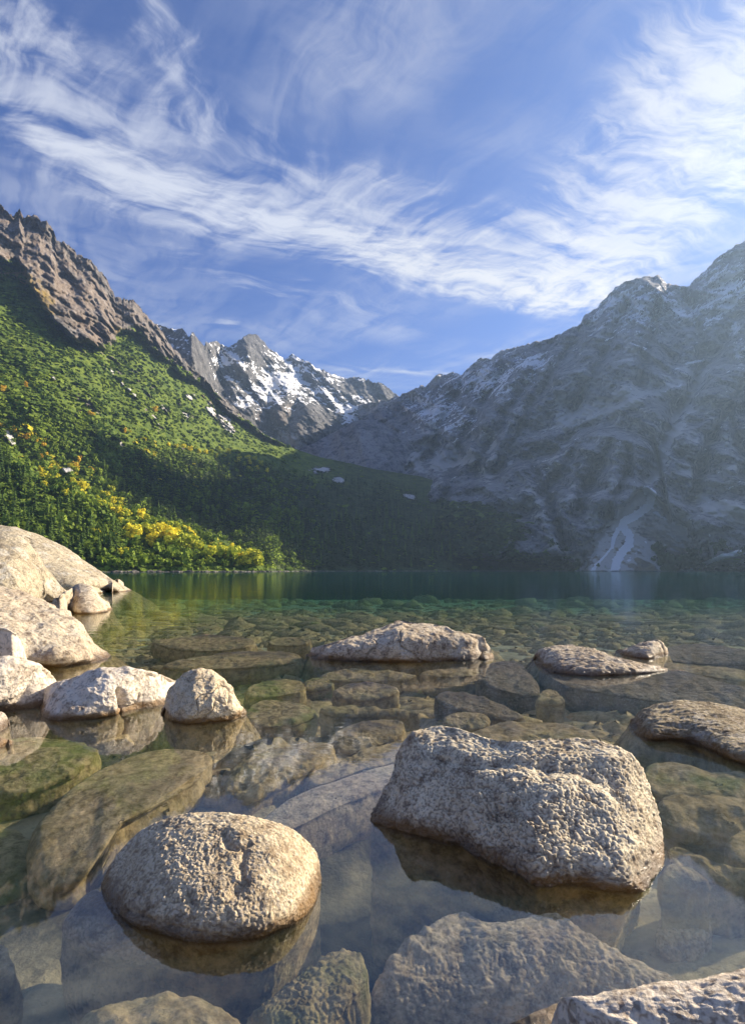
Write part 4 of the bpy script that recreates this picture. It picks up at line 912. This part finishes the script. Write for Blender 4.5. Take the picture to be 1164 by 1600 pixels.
rv = np.random.RandomState(11)
def frame_quads(cen, nor, size, rs, droop=0.0, asp=1.0):
    """small tilted quads: cen Nx3, nor Nx3"""
    n = len(cen); a = rs.normal(size=(n, 3)); u = np.cross(nor, a); u /= np.linalg.norm(u, axis=1)[:, None] + 1e-9
    v = np.cross(nor, u); v /= np.linalg.norm(v, axis=1)[:, None] + 1e-9
    s = size[:, None] if np.ndim(size) else size
    q = np.stack([cen - u * s, cen - v * s * asp, cen + u * s, cen + v * s * asp], 1)
    return q.reshape(-1, 3), np.arange(n * 4).reshape(-1, 4)
def deciduous_arrays(seed, n=230, lobes=7, sz=0.085):
    rs = np.random.RandomState(seed)
    L = np.stack([rs.uniform(-.24, .24, lobes), rs.uniform(-.24, .24, lobes), rs.uniform(.34, .84, lobes)], 1)
    L[0] = (0, 0, .62); R = rs.uniform(.14, .24, lobes) * (1.1 - .5 * np.abs(L[:, 2] - .55))
    k = rs.randint(0, lobes, n); d = rs.normal(size=(n, 3)); d /= np.linalg.norm(d, axis=1)[:, None]
    c = L[k] + d * (R[k] * rs.uniform(.72, 1.08, n))[:, None]
    nor = d + rs.normal(size=(n, 3)) * .45 + np.array([0, 0, .25]); nor /= np.linalg.norm(nor, axis=1)[:, None]
    q, f = frame_quads(c, nor, rs.uniform(.55, 1.2, n) * sz, rs)
    return q, f, np.repeat(rs.uniform(0, 1, n), 4)
def spruce_arrays(seed, levels=15, per=8, wid=.17):
    rs = np.random.RandomState(seed); V = []; Fc = []; lf = []
    for i in range(levels):
        t_ = i / (levels - 1); z = .08 + .9 * t_; r = wid * (1 - t_) ** .85 + .012
        for k in range(per if i < levels - 3 else 5):
            a = rs.uniform(0, 2 * math.pi); rr = r * rs.uniform(.65, 1.2); w = rr * rs.uniform(.28, .42) + .006; dz = -rs.uniform(.18, .5) * rr - .012
            ca, sa = math.cos(a), math.sin(a); b0 = len(V)
            V += [(0, 0, z + .035), (ca * rr * .6 - sa * w, sa * rr * .6 + ca * w, z + dz * .4), (ca * rr, sa * rr, z + dz), (ca * rr * .6 + sa * w, sa * rr * .6 - ca * w, z + dz * .4)]
            Fc.append((b0, b0 + 1, b0 + 2, b0 + 3)); lf += [rs.uniform(0, 1)] * 4
    V += [(.012, 0, .94), (-.006, .01, .94), (0, 0, 1.02), (-.006, -.01, .94)]; b0 = len(V) - 4; Fc.append((b0, b0 + 1, b0 + 2, b0 + 3)); lf += [.5] * 4
    return np.array(V), np.array(Fc), np.array(lf)
def trunk_arrays(seed, h, r, limbs=0):
    rs = np.random.RandomState(seed); V = []; Fc = []
    def tube(p0, p1, r0, r1):
        p0, p1 = np.array(p0), np.array(p1); d = p1 - p0; d = d / np.linalg.norm(d); u = np.cross(d, (0.3, 1, .1)); u /= np.linalg.norm(u); v = np.cross(d, u); b0 = len(V)
        for p, rr in ((p0, r0), (p1, r1)):
            for k in range(5):
                a = k * 2 * math.pi / 5; V.append(tuple(p + (u * math.cos(a) + v * math.sin(a)) * rr))
        for k in range(5): Fc.append((b0 + k, b0 + (k + 1) % 5, b0 + 5 + (k + 1) % 5, b0 + 5 + k))
    tube((0, 0, -.04), (0.01, 0, h * .5), r, r * .65); tube((0.01, 0, h * .5), (0, .01, h), r * .65, r * .15)
    for k in range(limbs):
        a = rs.uniform(0, 6.28); z = rs.uniform(.25, .5); tube((0, 0, z), (math.cos(a) * .17, math.sin(a) * .17, z + .2), r * .4, r * .12)
    return np.array(V), np.array(Fc)
def mesh_only(name, V, Fc, mat, leaf=None):
    o = add_mesh(name, V, Fc, mat, smooth=False, attrs={'leaf': leaf} if leaf is not None else None)
    d = o.data; bpy.data.objects.remove(o); return d
sp_cr = [mesh_only('spruce_crown', *spruce_arrays(i, 15, 8, .15 + .02 * (i % 3))[:2], F_spruce, spruce_arrays(i, 15, 8, .15 + .02 * (i % 3))[2]) for i in range(5)]
sp_tr = mesh_only('spruce_trunk', *trunk_arrays(1, .95, .014), mB)
dc = []
for kind_, mt in (('green', F_green), ('yellow', F_yellow), ('orange', F_orange)):
    dc.append([mesh_only(kind_ + '_crown', *deciduous_arrays(20 + i)[:2], mt, deciduous_arrays(20 + i)[2]) for i in range(4)])
dc_tr = [mesh_only('tree_trunk', *trunk_arrays(i, .72, .02, 4), mB) for i in range(3)]

def sampler(Lr):
    P, Yp, xs = Lr['P'], Lr['Y'], Lr['x']; nr, nc = P.shape[:2]
    def at(x, y):
        """the point of the slope that shows at photo column x, row y (arrays)"""
        ci = np.interp(x, xs, np.arange(nc)); c0 = np.clip(ci.astype(int), 0, nc - 2); u = ci - c0
        yb = Yp[0, c0] * (1 - u) + Yp[0, c0 + 1] * u; yt = Yp[-1, c0] * (1 - u) + Yp[-1, c0 + 1] * u
        tt = (yb - y) / (yb - yt); ok = (tt >= 0) & (tt <= 1)
        ri = np.interp(np.clip(tt, 0, 1), Lr['t'], np.arange(nr)); r0 = np.clip(ri.astype(int), 0, nr - 2); v = ri - r0
        w = lambda A: (A[r0, c0].T * (1 - v) * (1 - u) + A[r0, c0 + 1].T * (1 - v) * u + A[r0 + 1, c0].T * v * (1 - u) + A[r0 + 1, c0 + 1].T * v * u).T
        return w(P), w(Lr['at']['green']), ok
    return at
at1, at3 = sampler(L1), sampler(L3)

def thing_tree(name, cat, label, group, crown, trunk, pos, h, w=1.0):
    e = empty(name, tuple(pos)); s = h
    e.rotation_euler = (0, 0, random.uniform(0, 6.28)); e.scale = (s * w, s * w, s)
    tag(e, label, cat, group)
    for nm, d in (('crown', crown), ('trunk', trunk)):
        o = bpy.data.objects.new(nm, d); o.parent = e; COL.objects.link(o)
    return e
random.seed(3)
def plant(n, poly, hpx, mk, mind, at=at1, cond=None, tries=60):
    """scatter n trees over the slope inside a polygon in the photo, at least mind px apart"""
    xs_ = [p[0] for p in poly]; ys_ = [p[1] for p in poly]; got = []
    def inside(x, y):
        c = False
        for i in range(len(poly)):
            (x1, y1), (x2, y2) = poly[i], poly[i - 1]
            if (y1 > y) != (y2 > y) and x < (x2 - x1) * (y - y1) / (y2 - y1) + x1: c = not c
        return c
    k = 0
    while len(got) < n and k < n * tries:
        k += 1
        x, y = random.uniform(min(xs_), max(xs_)), random.uniform(min(ys_), max(ys_))
        if not inside(x, y) or any(abs(x - g[0]) + 1.6 * abs(y - g[1]) < mind for g in got): continue
        P, g_, ok = at(np.array([x]), np.array([y]))
        if not ok[0] or P[0, 2] < 0.6: continue
        got.append((x, y))
        mk(P[0], random.uniform(*hpx) * P[0, 1] / F)
    return got
# spruces standing above the left bank boulders
plant(95, [(-30, 690), (10, 720), (60, 765), (130, 800), (175, 830), (200, 890), (-30, 890)], (30, 46), lambda p, h: thing_tree('spruce_tree', 'spruce', 'sunlit dark green spruce in the stand above the left bank boulders', 'spruces above the left bank boulders', random.choice(sp_cr), sp_tr, p, h, random.uniform(.9, 1.25)), 8)
plant(40, [(185, 700), (300, 740), (420, 780), (480, 800), (480, 885), (425, 885), (330, 830), (240, 800)], (16, 26), lambda p, h: thing_tree('spruce_tree', 'spruce', 'shaded dark spruce on the slope behind the yellow trees', 'shaded spruces behind the yellow trees', random.choice(sp_cr), sp_tr, p, h, random.uniform(.9, 1.2)), 8)
plant(110, [(425, 884), (425, 800), (600, 800), (760, 835), (880, 872), (900, 888)], (17, 26), lambda p, h: thing_tree('spruce_tree', 'spruce', 'shaded dark spruce in the forest along the far shore', 'shaded spruces along the far shore', random.choice(sp_cr), sp_tr, p, h, random.uniform(.9, 1.3)), 8)
plant(16, [(150, 720), (240, 790), (330, 835), (300, 860), (180, 800)], (20, 28), lambda p, h: thing_tree('spruce_tree', 'spruce', 'sunlit spruce among the yellow trees of the shore spur', 'sunlit spruces among the yellow trees', random.choice(sp_cr), sp_tr, p, h, 1.1), 10)
# broadleaves
def dtree(ci, lab, grp, cat='tree', nm='tree'):
    return lambda p, h: thing_tree(nm, cat, lab, grp, random.choice(dc[ci]), random.choice(dc_tr), p, h, random.uniform(.85, 1.25))
for x, y, h in [(398, 889, 27), (385, 888, 22), (366, 886, 28), (360, 882, 24), (346, 882, 26), (326, 884, 24), (300, 868, 28), (290, 862, 26), (282, 866, 24), (268, 858, 30), (262, 862, 22), (245, 848, 26), (238, 856, 22), (230, 842, 22), (213, 850, 26), (196, 812, 16), (184, 806, 16), (172, 802, 16), (212, 838, 18), (176, 852, 18), (150, 842, 16), (190, 876, 18), (405, 890, 20), (312, 872, 22), (275, 848, 20), (252, 838, 20), (160, 798, 13)]:
    P, g_, ok = at1(np.array([float(x)]), np.array([float(min(y, 891))]))
    if not ok[0]: continue
    right = x > 392
    thing_tree('birch_tree', 'tree', 'golden yellow tree, last at the right tip of the lit shore' if (x, y) == (398, 889) else 'golden yellow autumn tree on the lit spur above the lake shore', None if (x, y) == (398, 889) else 'golden autumn trees on the lit spur', random.choice(dc[1]), random.choice(dc_tr), P[0], h * 1.25 * P[0, 1] / F, 1.0)
plant(34, [(150, 792), (240, 812), (340, 850), (405, 884), (330, 884), (250, 850), (180, 820)], (15, 23), dtree(1, 'small yellow autumn tree on the lit spur above the lake shore', 'small yellow trees on the lit spur', nm='birch_tree'), 7)
plant(120, [(140, 785), (240, 815), (330, 845), (408, 880), (412, 891), (185, 892), (160, 860)], (10, 17), dtree(0, 'rounded green broadleaf tree on the lit spur above the lake shore', 'green broadleaf trees on the lit spur', nm='broadleaf_tree'), 6)
plant(34, [(60, 720), (120, 735), (180, 770), (195, 800), (130, 790), (60, 760)], (10, 17), dtree(1, 'yellow autumn tree on the left slope below the pale rock outcrops', 'yellow trees below the pale outcrops', nm='birch_tree'), 7)
plant(16, [(0, 660), (60, 690), (130, 720), (170, 770), (110, 740), (30, 720)], (9, 15), dtree(2, 'orange autumn tree on the left slope around the pale rock outcrops', 'orange trees around the pale outcrops', nm='rowan_tree'), 8)
plant(24, [(330, 700), (400, 720), (440, 760), (350, 720), (240, 690)], (7, 11), dtree(1, 'small yellow bush-like tree on the upper edge of the big shadow', 'small yellow trees on the upper shadow edge', nm='birch_tree'), 9)
plant(6, [(0, 560), (200, 600), (300, 690), (150, 680), (0, 640)], (9, 12), dtree(2, 'lone small orange tree high on the open green left slope', 'lone orange trees high on the green slope', nm='rowan_tree'), 14)
plant(50, [(0, 640), (100, 650), (200, 700), (190, 760), (90, 720), (0, 690)], (10, 17), dtree(0, 'rounded green broadleaf tree on the middle of the left slope', 'green broadleaf trees mid slope', nm='broadleaf_tree'), 10)

# ---- cover nobody could count: joined clumps
def scatter(name, n, atf, region, hm, mat, base, cond, seed, kind='stuff', sx=1.0, dcorr=True):
    rs = np.random.RandomState(seed); x0, x1, y0, y1 = region
    x = rs.uniform(x0, x1, n); y = rs.uniform(y0, y1, n)
    P, g_, ok = atf(x, y)
    ok &= (P[:, 2] > 1.2) & cond(x, y, P, g_, rs)
    P = P[ok]; k = len(P); bV, bF, bL = base; nb = len(bF)
    dens = fbm(P, 22, 3, .6, seed=seed * .1)
    s = rs.uniform(hm[0], hm[1], k) * (0.8 + .8 * sst(dens, -.3, .4))
    a = rs.uniform(0, 6.28, k); which = rs.randint(0, nb, k)
    Vs, Fs, tn, lf = [], [], [], []; off = 0
    for b in range(nb):
        sel = which == b; m = sel.sum()
        if not m: continue
        v = bV[b]; ca, sa = np.cos(a[sel])[:, None], np.sin(a[sel])[:, None]; ss = s[sel][:, None]
        X = (v[None, :, 0] * ca - v[None, :, 1] * sa) * ss * sx + P[sel][:, 0:1]; Yw = (v[None, :, 0] * sa + v[None, :, 1] * ca) * ss * sx + P[sel][:, 1:2]
        Z = v[None, :, 2] * ss + P[sel][:, 2:3]
        Vs.append(np.stack([X, Yw, Z], -1).reshape(-1, 3)); nv = len(v)
        Fs.append((bF[b][None] + (np.arange(m) * nv)[:, None, None] + off).reshape(-1, bF[b].shape[1])); off += m * nv
        cl = np.clip(.5 + fbm(P[sel], 60, 3, .6, seed=7 + seed) * 1.3 + rs.uniform(-.3, .3, m), 0, 1)
        tn.append(np.repeat(cl, nv)); lf.append(np.tile(bL[b], m))
    o = add_mesh(name, np.concatenate(Vs), np.concatenate(Fs), mat, smooth=False, attrs={'tint': np.concatenate(tn), 'leaf': np.concatenate(lf)})
    tag(o, kind='stuff'); print(name, k, len(o.data.polygons)); return o
def low_dome(seed, n=11):
    rs = np.random.RandomState(seed); d = rs.normal(size=(n, 3)); d[:, 2] = np.abs(d[:, 2]); d /= np.linalg.norm(d, axis=1)[:, None]
    c = d * np.array([.5, .5, .30]) * rs.uniform(.7, 1.05, n)[:, None]; nor = d + rs.normal(size=(n, 3)) * .22
    nor /= np.linalg.norm(nor, axis=1)[:, None]
    q, f = frame_quads(c, nor, rs.uniform(.26, .42, n), rs); return q, f, np.repeat(rs.uniform(0, 1, n), 4)
domes = list(zip(*[low_dome(70 + i) for i in range(5)]))
lowsp = list(zip(*[spruce_arrays(90 + i, 6, 5, .19) for i in range(4)]))
lowdc = list(zip(*[deciduous_arrays(95 + i, 36, 5, .17) for i in range(4)]))
def c_shrub(x, y, P, g, rs):
    open_ = fbm(P, 45, 3, .6, seed=77)
    return (g > .45) & ((x < 470) | (rs.uniform(0, 1, len(x)) < .08)) & (rs.uniform(0, 1, len(x)) < np.clip(.85 + open_ * 2.0, .3, 1)) & (y > rockline(x) - 10)
scatter('dwarf_pine_cover', 46000, at1, (-60, 900, 380, 892), (1.8, 5.0), S_shrub, domes, c_shrub, 1, sx=1.5)
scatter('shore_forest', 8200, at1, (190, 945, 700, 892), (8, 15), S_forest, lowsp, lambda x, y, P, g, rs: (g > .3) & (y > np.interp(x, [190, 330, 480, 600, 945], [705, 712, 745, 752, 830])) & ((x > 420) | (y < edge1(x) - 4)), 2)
scatter('mixed_wood', 2400, at1, (-30, 500, 560, 892), (6, 10), S_shrub, lowdc, lambda x, y, P, g, rs: (g > .4) & (y > 690 + .12 * x) & (fbm(P, 50, 3, .6, seed=78) > -.1), 3)
scatter('autumn_bushes', 1700, at1, (-30, 500, 560, 885), (3, 6.5), S_autumn, domes, lambda x, y, P, g, rs: (g > .4) & (blob(x, y, [(50, 690, 80, 30, 35), (130, 750, 70, 26, 35), (390, 740, 60, 18, 20), (300, 845, 120, 22, 20), (250, 720, 90, 40, 30)]) * (fbm(P, 30, 3, .6, seed=79) + .45) > .30), 4, sx=1.3)
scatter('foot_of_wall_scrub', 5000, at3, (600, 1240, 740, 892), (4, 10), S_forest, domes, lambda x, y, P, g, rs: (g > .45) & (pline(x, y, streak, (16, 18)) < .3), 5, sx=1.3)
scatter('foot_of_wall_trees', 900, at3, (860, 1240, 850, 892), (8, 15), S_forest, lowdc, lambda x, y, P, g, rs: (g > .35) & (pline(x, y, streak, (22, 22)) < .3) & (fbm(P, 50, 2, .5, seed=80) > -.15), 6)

# broken rocks along the far shore
def shore_rocks():
    rs = np.random.RandomState(9); Vs, n, m = [], 0, len(shapes[0].vertices)
    base = [np.array([v.co[:] for v in d.vertices]) for d in shapes[:4]]
    for Lr, x0, x1, k in ((L1, 180, 940, 620), (L3, 880, 1240, 420)):
        P, nc = Lr['P'], len(Lr['x'])
        for x in rs.uniform(x0, x1, k):
            if fbm(np.array([[x / 30.0, 0, 0]]), 1.0, 2, seed=3)[0] < -.12: continue
            c = int(np.clip(np.searchsorted(Lr['x'], x), 0, nc - 1)); col = P[:, c]; r = int(np.argmax(col[:, 2] > 0.1)); q = col[r]
            s = rs.uniform(.5, 1.9) * (1.6 if rs.uniform() < .08 else 1); b = base[rs.randint(4)]; a = rs.uniform(0, 6.28)
            w = b * np.array([s * 1.6, s, s * 1.1]); ca, sa = math.cos(a), math.sin(a)
            Vs.append(np.stack([w[:, 0] * ca - w[:, 1] * sa, w[:, 0] * sa + w[:, 1] * ca, w[:, 2]], 1) + q + np.array([rs.uniform(-2, 2), rs.uniform(-4, 1), s * .1 - q[2]])); n += 1
    Fq = grid_faces(11, 18, wrap=True); Fq = (Fq[None] + (np.arange(n) * m)[:, None, None]).reshape(-1, 4)
    o = add_mesh('shore_rocks', np.concatenate(Vs), Fq, M_left); tag(o, kind='stuff')
shore_rocks()

# ------------------------------------------------------------------ mountain air
hv = [(x, y, z) for z in (-30, 1060) for (x, y) in ((-3200, -900), (3200, -900), (3200, 3600), (-3200, 3600))]
hf = np.array([[3, 2, 1, 0], [4, 5, 6, 7], [0, 1, 5, 4], [1, 2, 6, 5], [2, 3, 7, 6], [3, 0, 4, 7]])
mh = bpy.data.materials.new('haze'); mh.use_nodes = True; th_ = mh.node_tree; th_.nodes.clear()
oh = th_.nodes.new('ShaderNodeOutputMaterial'); pv = th_.nodes.new('ShaderNodeVolumePrincipled')
pv.inputs['Color'].default_value = (0.46, 0.68, 1.0, 1); pv.inputs['Density'].default_value = 0.00012; pv.inputs['Anisotropy'].default_value = 0.5
th_.links.new(pv.outputs[0], oh.inputs['Volume'])
o = add_mesh('haze', hv, hf, mh, smooth=False); tag(o, kind='stuff')
